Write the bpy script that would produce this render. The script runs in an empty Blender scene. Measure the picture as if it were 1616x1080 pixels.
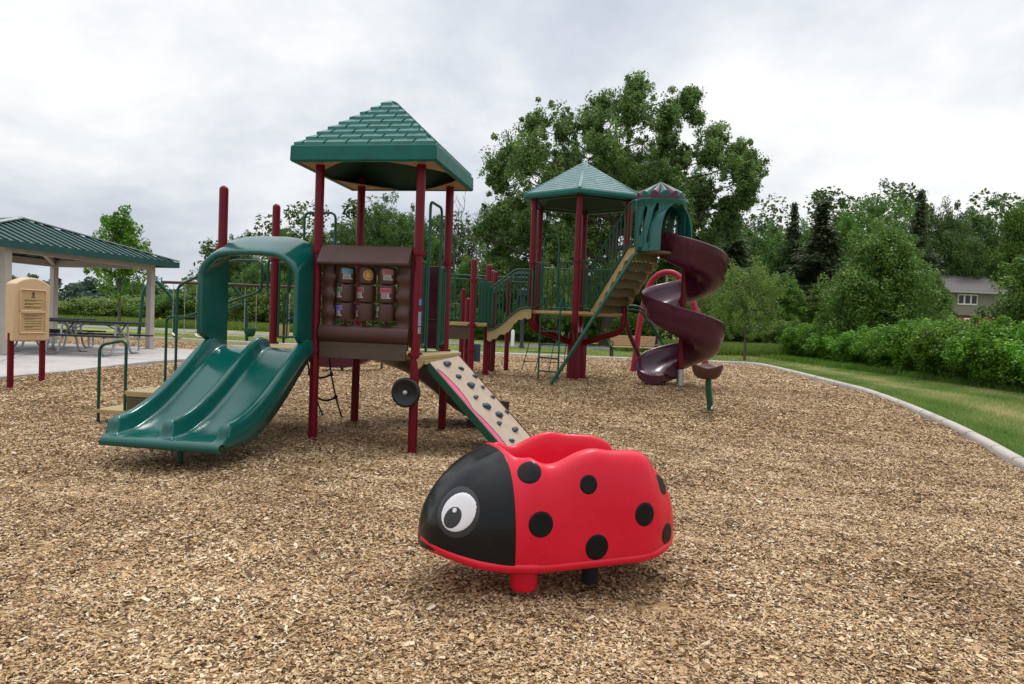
import bpy, bmesh, math, random
import numpy as np
from mathutils import Vector, Matrix
random.seed(7); rng = np.random.default_rng(7)
S = bpy.context.scene
COL = S.collection
R = math.radians
PI = math.pi

# ------------------------------------------------------------------ camera model
F, PITCH, ROLL, H = 1080.75, -0.0273, 0.0375, 1.4906
def ray(u, v):
    du, dv = u-808, v-540
    cr, sr = math.cos(ROLL), math.sin(ROLL)
    a = du*cr+dv*sr; b = -du*sr+dv*cr
    x = a/F; up = -b/F
    cp, sp = math.cos(PITCH), math.sin(PITCH)
    y = cp-up*sp; z = sp+up*cp
    return (x/y, z/y)
def at(u, v, Y):
    r = ray(u, v); return Vector((r[0]*Y, Y, r[1]*Y+H))
def gz(y):
    t = min(max((y-7.5)/7, 0), 1); return .35*t*t*(3-2*t)
def ax(u, Y, v=540): return ray(u, v)[0]*Y

cam_d = bpy.data.cameras.new('camera'); cam = bpy.data.objects.new('camera', cam_d); COL.objects.link(cam)
cam_d.sensor_width = 36; cam_d.lens = F/1616*36; cam_d.clip_end = 3000; cam_d.clip_start = .05
cam.location = (0, 0, H)
cam.rotation_euler = (Matrix.Rotation(PI/2+PITCH, 4, 'X') @ Matrix.Rotation(ROLL, 4, 'Z')).to_euler()
S.camera = cam

# ------------------------------------------------------------------ materials
def mat(name, col, rough=.5, var=.12, scale=6, bump=0, bscale=60, metal=0, spec=.38, coat=0, dirt=0):
    m = bpy.data.materials.new(name); m.use_nodes = True
    nt = m.node_tree; b = nt.nodes['Principled BSDF']
    b.inputs['Roughness'].default_value = rough; b.inputs['Metallic'].default_value = metal
    b.inputs['Specular IOR Level'].default_value = spec
    b.inputs['Coat Weight'].default_value = coat; b.inputs['Coat Roughness'].default_value = .15
    tc = nt.nodes.new('ShaderNodeTexCoord'); n = nt.nodes.new('ShaderNodeTexNoise')
    n.inputs['Scale'].default_value = scale; n.inputs['Detail'].default_value = 6; n.inputs['Roughness'].default_value = .65
    nt.links.new(tc.outputs['Object'], n.inputs['Vector'])
    r = nt.nodes.new('ShaderNodeMapRange'); r.inputs[1].default_value = .3; r.inputs[2].default_value = .7
    r.inputs[3].default_value = 1-var; r.inputs[4].default_value = 1+var
    nt.links.new(n.outputs['Fac'], r.inputs[0])
    mx = nt.nodes.new('ShaderNodeVectorMath'); mx.operation = 'SCALE'
    mx.inputs[0].default_value = col[:3]; nt.links.new(r.outputs[0], mx.inputs['Scale'])
    out = mx.outputs[0]
    if dirt:
        n3 = nt.nodes.new('ShaderNodeTexNoise'); n3.inputs['Scale'].default_value = 14; n3.inputs['Detail'].default_value = 9; n3.inputs['Roughness'].default_value = .8
        nt.links.new(tc.outputs['Object'], n3.inputs['Vector'])
        r3 = nt.nodes.new('ShaderNodeMapRange'); r3.inputs[1].default_value = .56; r3.inputs[2].default_value = .75; r3.inputs[4].default_value = dirt
        nt.links.new(n3.outputs['Fac'], r3.inputs[0])
        mm = nt.nodes.new('ShaderNodeMix'); mm.data_type = 'RGBA'
        nt.links.new(r3.outputs[0], mm.inputs[0]); nt.links.new(out, mm.inputs[6]); mm.inputs[7].default_value = (.32, .27, .2, 1)
        out = mm.outputs[2]
    nt.links.new(out, b.inputs['Base Color'])
    rr = nt.nodes.new('ShaderNodeMapRange'); rr.inputs[1].default_value = .3; rr.inputs[2].default_value = .7
    rr.inputs[3].default_value = max(rough-.08, .02); rr.inputs[4].default_value = min(rough+.12, 1)
    nt.links.new(n.outputs['Fac'], rr.inputs[0]); nt.links.new(rr.outputs[0], b.inputs['Roughness'])
    if bump:
        n2 = nt.nodes.new('ShaderNodeTexNoise'); n2.inputs['Scale'].default_value = bscale; n2.inputs['Detail'].default_value = 4
        nt.links.new(tc.outputs['Object'], n2.inputs['Vector'])
        bp = nt.nodes.new('ShaderNodeBump'); bp.inputs['Strength'].default_value = bump; bp.inputs['Distance'].default_value = .01
        nt.links.new(n2.outputs['Fac'], bp.inputs['Height']); nt.links.new(bp.outputs[0], b.inputs['Normal'])
    return m
M = {}
M['green'] = mat('green_plastic', (.002, .085, .070), .16, .10, 3, .04, 90, dirt=.03, coat=.2)
M['green_roof'] = mat('green_roof_plastic', (.004, .100, .082), .40, .16, 5, .1, 60, dirt=.08, spec=.25)
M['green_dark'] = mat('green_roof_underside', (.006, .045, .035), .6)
M['green_tube'] = mat('green_powder_coat', (.004, .06, .035), .33, .1, 8, .05, 150)
M['maroon'] = mat('maroon_powder_coat', (.125, .002, .009), .34, .1, 5, .06, 120, dirt=.02, spec=.22)
M['shingle_green'] = mat('sky_sheen_green_plastic', (.045, .165, .15), .33, .18, 5, .1, 60, dirt=.15)  # sheen of the sky put into the base colour, paler than the roof green
M['glare_roof'] = mat('sky_glare_green_plastic', (.22, .325, .325), .2, .10, 5, .1, 60, dirt=.1)  # base colour lightened to stand in for sky glare on the panels
M['maroon_plastic'] = mat('maroon_plastic', (.062, .010, .026), .25, .12, 4, .05, 80, dirt=.06)
M['pinkred'] = mat('red_arch_paint', (.33, .012, .035), .35)
M['brown'] = mat('brown_plastic', (.062, .024, .018), .4, .12, 5, .1, 80, dirt=.05)
M['brown2'] = mat('brown_steel', (.07, .045, .028), .5, .15, 6)
M['tan'] = mat('tan_deck_coating', (.36, .27, .12), .55, .12, 9, .25, 220, dirt=.25)
M['tan_perf'] = mat('tan_perforated', (.115, .088, .04), .6, .15, 9)
M['wallboard'] = mat('beige_climbing_board', (.43, .335, .25), .6, .08, 5, .15, 200, dirt=.15)
M['pink'] = mat('pink_board', (.62, .09, .19), .55)
M['hold'] = mat('blue_grey_hold', (.035, .06, .085), .55, .15, 20, .4, 60)
M['black'] = mat('black_plastic', (.012, .012, .013), .3, .1, 6, .1, 80)
M['rubber'] = mat('black_rubber', (.014, .014, .015), .7, .15, 20, .3, 200)
M['steel'] = mat('galvanised_steel', (.42, .43, .44), .42, .12, 12, .1, 80, metal=.85)
M['red'] = mat('red_rotomoulded_plastic', (.64, .007, .028), .27, .05, 3, .05, 150, spec=.32)
M['bugblack'] = mat('black_rotomoulded_plastic', (.005, .005, .006), .2, .1, 4, .03, 150, spec=.3)
M['spot'] = mat('black_spot_plastic', (.005, .005, .006), .3, .2, 14, .08, 120, spec=.22)
M['white'] = mat('white_plastic', (.72, .70, .72), .3, .03, 8)
M['eyegrey'] = mat('dark_grey_plastic', (.032, .032, .036), .35, .06, 9)
M['signtan'] = mat('tan_sign_plastic', (.60, .42, .25), .45, .05, 5, .12, 120, dirt=.08)
M['signpanel'] = mat('tan_sign_insert', (.50, .35, .17), .5, .05, 8)
M['ink'] = mat('dark_ink', (.03, .025, .02), .6)
M['post_tan'] = mat('beige_painted_steel', (.42, .38, .33), .5, .08, 4, .08, 90, dirt=.1)
M['metalroof'] = mat('green_metal_roofing', (.095, .125, .12), .3, .12, 2, .03, 20, dirt=.1)
M['metaltrim'] = mat('green_metal_trim', (.012, .07, .058), .4)
M['galvtrim'] = mat('pale_metal_ridge', (.35, .38, .38), .35, metal=.4)
M['tabletop'] = mat('dark_table_coating', (.015, .018, .022), .5, .1, 10, .2, 100)
M['wood'] = mat('tan_recycled_board', (.42, .27, .14), .6, .12, 12, .15, 60)
M['rope'] = mat('black_rope', (.012, .012, .013), .8, .2, 60, .5, 300)
M['ropeg'] = mat('grey_rope', (.3, .28, .26), .8)
M['mustard'] = mat('mustard', (.45, .3, .06), .5)
M['bark'] = mat('bark', (.11, .085, .065), .95, .35, 9, 1.0, 26)
M['bark2'] = mat('bark_dark', (.06, .045, .035), .95, .3, 9, 1.0, 26)
for k, c in dict(l_blue=(.06, .22, .32), l_red=(.32, .055, .03), l_green=(.08, .15, .04), l_rust=(.22, .045, .02), l_pink=(.36, .03, .055), l_violet=(.12, .08, .5), l_navy=(.03, .03, .12), l_teal=(.2, .35, .3), l_white=(.32, .32, .33), l_orange=(.5, .22, .04), brightblue=(.06, .08, .4), yellow=(.75, .5, .02), siding=(.24, .22, .195), shingle=(.075, .062, .062), brick=(.25, .05, .03), glassd=(.02, .025, .03)).items():
    M[k] = mat(k, c, .5 if k != 'glassd' else .08, .08)

def ground_mat(name, build):
    m = bpy.data.materials.new(name); m.use_nodes = True
    nt = m.node_tree; build(nt, nt.nodes['Principled BSDF']); return m
def N(nt, t, **k):
    n = nt.nodes.new(t)
    for a, b in k.items():
        if a in n.inputs: n.inputs[a].default_value = b
        else: setattr(n, a, b)
    return n
def ramp(nt, src, stops):
    r = nt.nodes.new('ShaderNodeValToRGB'); e = r.color_ramp.elements
    while len(e) < len(stops): e.new(.5)
    for i, (p, c) in enumerate(stops): e[i].position = p; e[i].color = (*c, 1)
    nt.links.new(src, r.inputs[0]); return r.outputs[0]
def mixc(nt, f, a, b, mode='MIX'):
    m = nt.nodes.new('ShaderNodeMix'); m.data_type = 'RGBA'; m.blend_type = mode
    for s, i in ((f, 0), (a, 6), (b, 7)):
        if isinstance(s, (int, float)): m.inputs[i].default_value = s
        elif isinstance(s, tuple): m.inputs[i].default_value = (*s, 1)
        else: nt.links.new(s, m.inputs[i])
    return m.outputs[2]
def b_mulch(nt, b):
    tc = N(nt, 'ShaderNodeTexCoord'); L = nt.links.new
    mp = N(nt, 'ShaderNodeMapping'); L(tc.outputs['Object'], mp.inputs[0]); mp.inputs['Scale'].default_value = (1, 1.9, 1)
    nz = N(nt, 'ShaderNodeTexNoise', Scale=9.0, Detail=3.0); L(mp.outputs[0], nz.inputs['Vector'])
    ad = nt.nodes.new('ShaderNodeVectorMath'); ad.operation = 'MULTIPLY_ADD'; L(nz.outputs['Color'], ad.inputs[0]); ad.inputs[1].default_value = (.12, .12, 0); L(mp.outputs[0], ad.inputs[2])
    v = N(nt, 'ShaderNodeTexVoronoi', Scale=26.0); L(ad.outputs[0], v.inputs['Vector'])
    sx = N(nt, 'ShaderNodeSeparateColor'); L(v.outputs['Color'], sx.inputs[0])
    c = ramp(nt, sx.outputs[0], [(0, (.10, .055, .028)), (.25, (.28, .17, .085)), (.6, (.54, .375, .20)), (1, (.74, .58, .37))])
    n2 = N(nt, 'ShaderNodeTexNoise', Scale=1.1, Detail=5.0, Roughness=.7); L(tc.outputs['Object'], n2.inputs['Vector'])
    tint = ramp(nt, n2.outputs['Fac'], [(.3, (.58, .52, .44)), (.7, (.92, .88, .82))])
    c2 = mixc(nt, 1.0, c, tint, 'MULTIPLY')
    L(c2, b.inputs['Base Color']); b.inputs['Roughness'].default_value = .9; b.inputs['Specular IOR Level'].default_value = .2
    bp = N(nt, 'ShaderNodeBump', Strength=1.0, Distance=.03); L(v.outputs['Distance'], bp.inputs['Height']); bp.invert = True; L(bp.outputs[0], b.inputs['Normal'])
M['mulch'] = ground_mat('mulch_bed', b_mulch)
def b_chip(nt, b):
    L = nt.links.new; a = N(nt, 'ShaderNodeAttribute', attribute_name='rnd')
    c = ramp(nt, a.outputs['Fac'], [(0, (.06, .028, .012)), (.12, (.22, .115, .05)), (.33, (.42, .262, .13)), (.55, (.57, .405, .225)), (.8, (.71, .545, .34)), (.93, (.80, .64, .42)), (1, (.84, .75, .60))])
    tc = N(nt, 'ShaderNodeTexCoord'); n2 = N(nt, 'ShaderNodeTexNoise', Scale=.9, Detail=5.0, Roughness=.7); L(tc.outputs['Object'], n2.inputs['Vector'])
    tint = ramp(nt, n2.outputs['Fac'], [(.3, (.56, .475, .39)), (.60, (.90, .86, .80))])
    n3 = N(nt, 'ShaderNodeTexNoise', Scale=120.0, Detail=2.0); L(tc.outputs['Object'], n3.inputs['Vector'])
    t3 = ramp(nt, n3.outputs['Fac'], [(.3, (.8, .78, .75)), (.7, (1.15, 1.15, 1.15))])
    L(mixc(nt, 1.0, mixc(nt, 1.0, c, tint, 'MULTIPLY'), t3, 'MULTIPLY'), b.inputs['Base Color']); b.inputs['Roughness'].default_value = .75; b.inputs['Specular IOR Level'].default_value = .3
M['chip'] = ground_mat('wood_chip', b_chip)
def b_grass(nt, b):
    L = nt.links.new; tc = N(nt, 'ShaderNodeTexCoord')
    n = N(nt, 'ShaderNodeTexNoise', Scale=.35, Detail=8.0, Roughness=.72); L(tc.outputs['Object'], n.inputs['Vector'])
    mp = N(nt, 'ShaderNodeMapping'); mp.inputs['Scale'].default_value = (1.0, .16, 1); mp.inputs['Rotation'].default_value = (0, 0, R(12)); L(tc.outputs['Object'], mp.inputs[0])
    n2 = N(nt, 'ShaderNodeTexNoise', Scale=1.6, Detail=6.0, Roughness=.6); L(mp.outputs[0], n2.inputs['Vector'])
    n3 = N(nt, 'ShaderNodeTexNoise', Scale=45.0, Detail=6.0, Roughness=.8); L(tc.outputs['Object'], n3.inputs['Vector'])
    ad = nt.nodes.new('ShaderNodeMath'); ad.operation = 'ADD'; L(n.outputs['Fac'], ad.inputs[0]); L(n2.outputs['Fac'], ad.inputs[1])
    c = ramp(nt, ad.outputs[0], [(.0, (.06, .12, .02)), (.84, (.08, .135, .024)), (.98, (.17, .18, .05)), (1.0, (.27, .24, .10))])
    # node ramp clamps at 1: rescale first
    mr = N(nt, 'ShaderNodeMapRange'); mr.inputs[1].default_value = .75; mr.inputs[2].default_value = 1.25; L(ad.outputs[0], mr.inputs[0])
    c = ramp(nt, mr.outputs[0], [(.1, (.10, .19, .035)), (.38, (.17, .24, .055)), (.58, (.32, .31, .11)), (.85, (.48, .41, .20))])
    t = ramp(nt, n3.outputs['Fac'], [(.25, (.45, .5, .4)), (.75, (1.3, 1.3, 1.2))])
    L(mixc(nt, 1.0, c, t, 'MULTIPLY'), b.inputs['Base Color']); b.inputs['Roughness'].default_value = .95; b.inputs['Specular IOR Level'].default_value = .1
    bp = N(nt, 'ShaderNodeBump', Strength=.8, Distance=.04); L(n3.outputs['Fac'], bp.inputs['Height']); L(bp.outputs[0], b.inputs['Normal'])
M['grass'] = ground_mat('lawn', b_grass)
def b_conc(nt, b, base=(.44, .41, .385)):
    L = nt.links.new; tc = N(nt, 'ShaderNodeTexCoord')
    n = N(nt, 'ShaderNodeTexNoise', Scale=1.9, Detail=10.0, Roughness=.8); L(tc.outputs['Object'], n.inputs['Vector'])
    n2 = N(nt, 'ShaderNodeTexNoise', Scale=60.0, Detail=4.0); L(tc.outputs['Object'], n2.inputs['Vector'])
    c = ramp(nt, n.outputs['Fac'], [(.32, tuple(x*.66 for x in base)), (.5, base), (.7, tuple(x*1.12 for x in base))])
    t = ramp(nt, n2.outputs['Fac'], [(.3, (.85, .85, .85)), (.7, (1.1, 1.1, 1.1))])
    L(mixc(nt, 1.0, c, t, 'MULTIPLY'), b.inputs['Base Color']); b.inputs['Roughness'].default_value = .9
    bp = N(nt, 'ShaderNodeBump', Strength=.3, Distance=.01); L(n2.outputs['Fac'], bp.inputs['Height']); L(bp.outputs[0], b.inputs['Normal'])
M['concrete'] = ground_mat('concrete', b_conc)
M['kerb'] = ground_mat('kerb_concrete', lambda nt, b: b_conc(nt, b, (.44, .40, .355)))
M['asphalt'] = ground_mat('asphalt', lambda nt, b: b_conc(nt, b, (.20, .21, .225)))
def leaf_mat(name, dark, mid, light):
    m = bpy.data.materials.new(name); m.use_nodes = True; nt = m.node_tree; L = nt.links.new
    b = nt.nodes['Principled BSDF']; out = nt.nodes['Material Output']
    a = N(nt, 'ShaderNodeAttribute', attribute_name='rnd')
    oi = N(nt, 'ShaderNodeObjectInfo')
    c = ramp(nt, a.outputs['Fac'], [(0, dark), (.5, mid), (1, light)])
    hs = N(nt, 'ShaderNodeHueSaturation'); L(c, hs.inputs['Color'])
    mr = N(nt, 'ShaderNodeMapRange'); mr.inputs[3].default_value = .8; mr.inputs[4].default_value = 1.2; L(oi.outputs['Random'], mr.inputs[0]); L(mr.outputs[0], hs.inputs['Value'])
    mh = N(nt, 'ShaderNodeMapRange'); mh.inputs[3].default_value = .485; mh.inputs[4].default_value = .51; L(oi.outputs['Random'], mh.inputs[0]); L(mh.outputs[0], hs.inputs['Hue'])
    L(hs.outputs[0], b.inputs['Base Color']); b.inputs['Roughness'].default_value = .5; b.inputs['Specular IOR Level'].default_value = .35
    tr = N(nt, 'ShaderNodeBsdfTranslucent'); L(hs.outputs[0], tr.inputs[0])
    mx = N(nt, 'ShaderNodeMixShader'); mx.inputs[0].default_value = .35; L(b.outputs[0], mx.inputs[1]); L(tr.outputs[0], mx.inputs[2]); L(mx.outputs[0], out.inputs[0])
    return m
M['leaf_cotton'] = leaf_mat('cottonwood_leaf', (.05, .105, .026), (.12, .215, .05), (.23, .36, .10))
M['leaf_dark'] = leaf_mat('dark_leaf', (.03, .07, .012), (.065, .135, .024), (.135, .24, .045))
M['leaf_mid'] = leaf_mat('mid_leaf', (.045, .11, .012), (.095, .205, .024), (.19, .33, .045))
M['leaf_lime'] = leaf_mat('lime_leaf', (.08, .15, .022), (.16, .27, .045), (.28, .40, .09))
M['leaf_hedge'] = leaf_mat('hedge_leaf', (.04, .12, .008), (.105, .26, .014), (.22, .43, .035))
M['leaf_willow'] = leaf_mat('willow_leaf', (.045, .115, .018), (.105, .225, .034), (.20, .36, .065))
M['needle'] = leaf_mat('spruce_needle', (.045, .07, .03), (.08, .115, .048), (.14, .18, .075))
M['leaf_haze'] = leaf_mat('haze_tinted_leaf', (.05, .10, .07), (.075, .135, .09), (.10, .17, .11))  # distance haze put into the leaf colour: bluer and flatter
M['blade'] = leaf_mat('grass_blade', (.11, .22, .035), (.24, .32, .085), (.54, .48, .24))

# ------------------------------------------------------------------ mesh builder
def catmull(pts, n):
    P = [Vector(p) for p in pts]; out = []
    for i in range(len(P)-1):
        p0 = P[max(i-1, 0)]; p1 = P[i]; p2 = P[i+1]; p3 = P[min(i+2, len(P)-1)]
        for k in range(n):
            t = k/n
            out.append(.5*((2*p1)+(p2-p0)*t+(2*p0-5*p1+4*p2-p3)*t*t+(3*p1-p0-3*p2+p3)*t**3))
    out.append(P[-1]); return out
def fillet(pts, r, n=5):
    P = [Vector(p) for p in pts]; out = [P[0]]
    for i in range(1, len(P)-1):
        a = P[i-1]-P[i]; b = P[i+1]-P[i]
        d = min(r, a.length*.48, b.length*.48)
        s = P[i]+a.normalized()*d; e = P[i]+b.normalized()*d
        for k in range(n+1):
            t = k/n; out.append(s*(1-t)**2+P[i]*2*t*(1-t)+e*t*t)
    out.append(P[-1]); return out
class MB:
    def __init__(s): s.bm = bmesh.new()
    def vf(s, vs, fs):
        v = [s.bm.verts.new(p) for p in vs]
        for f in fs:
            try: s.bm.faces.new([v[i] for i in f])
            except ValueError: pass
        return s
    def box(s, c, d, rz=0, rot=None):
        m = rot or Matrix.Rotation(rz, 3, 'Z'); c = Vector(c)
        vs = [c+m @ Vector((x*d[0]/2, y*d[1]/2, z*d[2]/2)) for x in (-1, 1) for y in (-1, 1) for z in (-1, 1)]
        return s.vf(vs, [(0, 1, 3, 2), (4, 6, 7, 5), (0, 4, 5, 1), (2, 3, 7, 6), (0, 2, 6, 4), (1, 5, 7, 3)])
    def tube(s, path, r, seg=10, cap=True, rs=None, flat=None):
        P = [Vector(p) for p in path]; n = len(P); rings = []
        up = None
        for i in range(n):
            t = (P[min(i+1, n-1)]-P[max(i-1, 0)]).normalized()
            if up is None:
                up = Vector((0, 0, 1)) if abs(t.z) < .95 else Vector((1, 0, 0))
            x = up.cross(t); 
            if x.length < 1e-4: x = Vector((1, 0, 0)).cross(t)
            x.normalize(); up = t.cross(x).normalized()
            rr = rs[i] if rs else r
            rings.append([s.bm.verts.new(P[i]+(x*math.cos(2*PI*k/seg)+up*math.sin(2*PI*k/seg))*rr) for k in range(seg)])
        for a, b in zip(rings, rings[1:]):
            for k in range(seg): s.bm.faces.new((a[k], a[(k+1) % seg], b[(k+1) % seg], b[k]))
        if cap:
            s.bm.faces.new(rings[0][::-1]); s.bm.faces.new(rings[-1])
        return s
    def bar(s, a, b, r, seg=10): return s.tube([a, b], r, seg)
    def beam(s, a, b, w, h):
        a, b = Vector(a), Vector(b); t = (b-a); l = t.length; t.normalize()
        x = t.cross(Vector((0, 0, 1))); x = x.normalized() if x.length > 1e-4 else Vector((1, 0, 0)); z = x.cross(t)
        rot = Matrix((x, t, z)).transposed()
        return s.box((a+b)/2, (w, l, h), rot=rot)
    def lathe(s, prof, c=(0, 0, 0), seg=24, axis=None, caps=True):
        c = Vector(c); q = Vector(axis).to_track_quat('Z', 'Y') if axis else None; rings = []
        for r, z in prof:
            ring = []
            for k in range(seg):
                p = Vector((r*math.cos(2*PI*k/seg), r*math.sin(2*PI*k/seg), z))
                ring.append(s.bm.verts.new(c+(q @ p if q else p)))
            rings.append(ring)
        for a, b in zip(rings, rings[1:]):
            for k in range(seg): s.bm.faces.new((a[k], a[(k+1) % seg], b[(k+1) % seg], b[k]))
        if caps:
            s.bm.faces.new(rings[0][::-1]); s.bm.faces.new(rings[-1])
        return s
    def prism(s, poly, vec):
        P = [Vector(p) for p in poly]; v = Vector(vec); n = len(P)
        return s.vf(P+[p+v for p in P], [tuple(range(n))[::-1], tuple(range(n, 2*n))]+[(i, (i+1) % n, n+(i+1) % n, n+i) for i in range(n)])
    def grid(s, rows, close_u=False):
        V = [[s.bm.verts.new(p) for p in r] for r in rows]
        for a, b in zip(V, V[1:]):
            n = len(a)
            for k in range(n if close_u else n-1):
                try: s.bm.faces.new((a[k], a[(k+1) % n], b[(k+1) % n], b[k]))
                except ValueError: pass
        return V
ROOT = {}
def finish(o, me, m, parent, world):
    me.materials.append(m); COL.objects.link(o)
    if parent:
        o.parent = parent
        if world: me.transform(ROOT[parent.name].inverted())
        ROOT[o.name] = ROOT[parent.name]
    else: ROOT[o.name] = Matrix.Identity(4)
def obj(name, mb, m, parent=None, smooth=40, bevel=0, sub=0, solid=0, world=False, label=None, bseg=2):
    me = bpy.data.meshes.new(name)
    bm = mb.bm; bmesh.ops.recalc_face_normals(bm, faces=bm.faces); bm.to_mesh(me); bm.free()
    o = bpy.data.objects.new(name, me)
    finish(o, me, M[m] if isinstance(m, str) else m, parent, world)
    if smooth:
        me.polygons.foreach_set('use_smooth', [True]*len(me.polygons))
        if not sub:
            me.set_sharp_from_angle(angle=R(smooth))
    if solid: x = o.modifiers.new('s', 'SOLIDIFY'); x.thickness = solid; x.offset = -1
    if bevel: x = o.modifiers.new('b', 'BEVEL'); x.width = bevel; x.segments = bseg; x.limit_method = 'ANGLE'; x.angle_limit = R(40); x.harden_normals = False
    if sub: x = o.modifiers.new('d', 'SUBSURF'); x.levels = sub; x.render_levels = sub
    if label: o['label'] = label
    return o
def thing(name, label, cat, loc=(0, 0, 0), rz=0, group=None, scale=None):
    o = bpy.data.objects.new(name, None); COL.objects.link(o); o.location = loc; o.rotation_euler = (0, 0, rz)
    o.empty_display_size = .2
    o['label'] = label; o['category'] = cat
    if group: o['group'] = group
    ROOT[o.name] = Matrix.Translation(loc) @ Matrix.Rotation(rz, 4, 'Z')
    if scale: o.scale = scale
    return o
def tag(o, label, cat, group=None, kind=None):
    if label: o['label'] = label
    if cat: o['category'] = cat
    if group: o['group'] = group
    if kind: o['kind'] = kind
    return o
def structure(o): o['kind'] = 'structure'; return o
def copy_tree(o, parent=None):
    c = o.copy(); COL.objects.link(c)
    if parent: c.parent = parent
    for ch in list(o.children): copy_tree(ch, c)
    return c
def text_mb(body, size, origin, xdir, zdir, depth=.001, font_spacing=1):
    cu = bpy.data.curves.new('t', 'FONT'); cu.body = body; cu.size = size; cu.extrude = depth; cu.align_x = 'CENTER'; cu.align_y = 'CENTER'
    o = bpy.data.objects.new('t', cu); COL.objects.link(o)
    dg = bpy.context.evaluated_depsgraph_get(); me = bpy.data.meshes.new_from_object(o.evaluated_get(dg))
    x = Vector(xdir).normalized(); z = Vector(zdir).normalized(); y = x.cross(z)
    me.transform(Matrix.Translation(Vector(origin)) @ Matrix((x, z, -y if False else x.cross(z))).transposed().to_4x4())
    mb = MB(); mb.bm.from_mesh(me)
    bpy.data.objects.remove(o); bpy.data.curves.remove(cu); bpy.data.meshes.remove(me)
    return mb
def quads_mesh(name, V, rnd, m, per=4):
    n = len(V)//per
    me = bpy.data.meshes.new(name); me.vertices.add(len(V)); me.vertices.foreach_set('co', np.ascontiguousarray(V, dtype=np.float32).ravel())
    me.loops.add(n*per); me.loops.foreach_set('vertex_index', np.arange(n*per, dtype=np.int32))
    me.polygons.add(n); me.polygons.foreach_set('loop_start', np.arange(0, n*per, per, dtype=np.int32))
    me.update(calc_edges=True)
    a = me.attributes.new('rnd', 'FLOAT', 'FACE'); a.data.foreach_set('value', rnd.astype(np.float32))
    me.materials.append(M[m]); return me

# ------------------------------------------------------------------ ground
xr_pts = [(-3, 5.0), (2, 5.0), (5, 5.15), (6.5, 5.5), (7.85, 6.0), (9.2, 6.45), (10.3, 6.72), (11.6, 6.9), (13.1, 7.06), (14.8, 7.28), (18.5, 7.85), (21, 8.2), (23.6, 8.5)]
def xr(y): return float(np.interp(y, [p[0] for p in xr_pts], [p[1] for p in xr_pts]))
YF = 23.9
def far(y, x): return y+(max(-3-x, 0)*.24*(y-18)/6 if y > 18 else 0)
def hm_a(x, y):
    return (.016*np.sin(1.7*x+.6*y+1)+.014*np.sin(-.9*x+2.1*y)+.008*np.sin(4.1*x+3.3*y+2)+.006*np.sin(6.3*x-5.1*y)+.005*np.sin(9.1*y+2.7*x))
_hol = [(-3.45, 5.75, .9, .5, .055), (.3, 3.95, .75, .5, .04), (2.3, 13.75, .7, .6, .05), (.3, 8.0, .7, .6, .03), (3.2, 10.8, .6, .5, .03), (-1.0, 8.0, .9, .9, .035), (2.6, 6.5, 1.3, .7, .03), (-.6, 4.9, 1.5, .6, -.02), (4.4, 9.2, 1.5, .9, .03), (1.2, 5.0, .4, .3, .02)]+[(px_, py_, .13, .13, -.025) for px_, py_ in ((-2.30, 7.99), (-1.09, 7.77), (-.88, 8.98), (-2.08, 9.19), (3.22, 10.98), (3.37, 13.62), (.5, 3.93))]
_hm0 = hm_a
def hm_a(x, y):
    h = _hm0(x, y)+.006*np.sin(13*x+7*y)*np.sin(5*x-11*y)
    for cx, cy, sx, sy, d in _hol: h = h-d*np.exp(-((x-cx)/sx)**2-((y-cy)/sy)**2)
    return h
def gz_a(y):
    t = np.clip((y-7.5)/7, 0, 1); return .35*t*t*(3-2*t)
def terr(y):  # lawn level
    return gz(y)
# lawn: one sheet to the horizon
mb = MB(); ys = [-40, -10, -3, -2]+[-1.5+i*.5 for i in range(50)]+[24, 30, 45, 80, 150, 300, 900, 1500]
def lawn_row(y):
    low = .3 if -2.5 < y < 22.5 else 0; e_ = xr(y); z = terr(y)-.02
    return [(-1500, y, z), (-300, y, z), (-60, y, z), (-20, y, z), (-9, y, z), (-8, y, z-low), (0, y, z-low), (e_-.4, y, z-low), (e_-.04, y, z), (e_+6, y, z), (60, y, z), (300, y, z), (1500, y, z)]
mb.grid([lawn_row(y) for y in ys])
structure(obj('ground', mb, 'grass', smooth=180))
# mulch bed
slab_pts = [(7.2, -26), (7.8, -16), (9.3, -11), (10.3, -9.6), (11.3, -8.55), (12.2, -7.95), (13.4, -7.6), (14.9, -7.3), (16.2, -6.9), (17.2, -6.8), (17.9, -6.9), (18.6, -7.4), (19.1, -9), (19.4, -12), (20.2, -18), (21.5, -26)]
def slab_x(y): return float(np.interp(y, [p[0] for p in slab_pts], [p[1] for p in slab_pts], left=-99, right=-99))
mb = MB(); rows = []
for y in np.arange(-2.5, YF+.01, .3):
    row = []
    for k in range(100):
        x1 = xr(y); x0 = -26; x = x0+(x1-x0)*k/99
        yy = far(y, x); row.append((x, yy, gz(yy)+(.02 if x > slab_x(yy)-.05 else -.12)+float(hm_a(x, yy))))
    rows.append(row)
mb.grid(rows); structure(obj('mulch_bed', mb, 'mulch', smooth=180))
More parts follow.
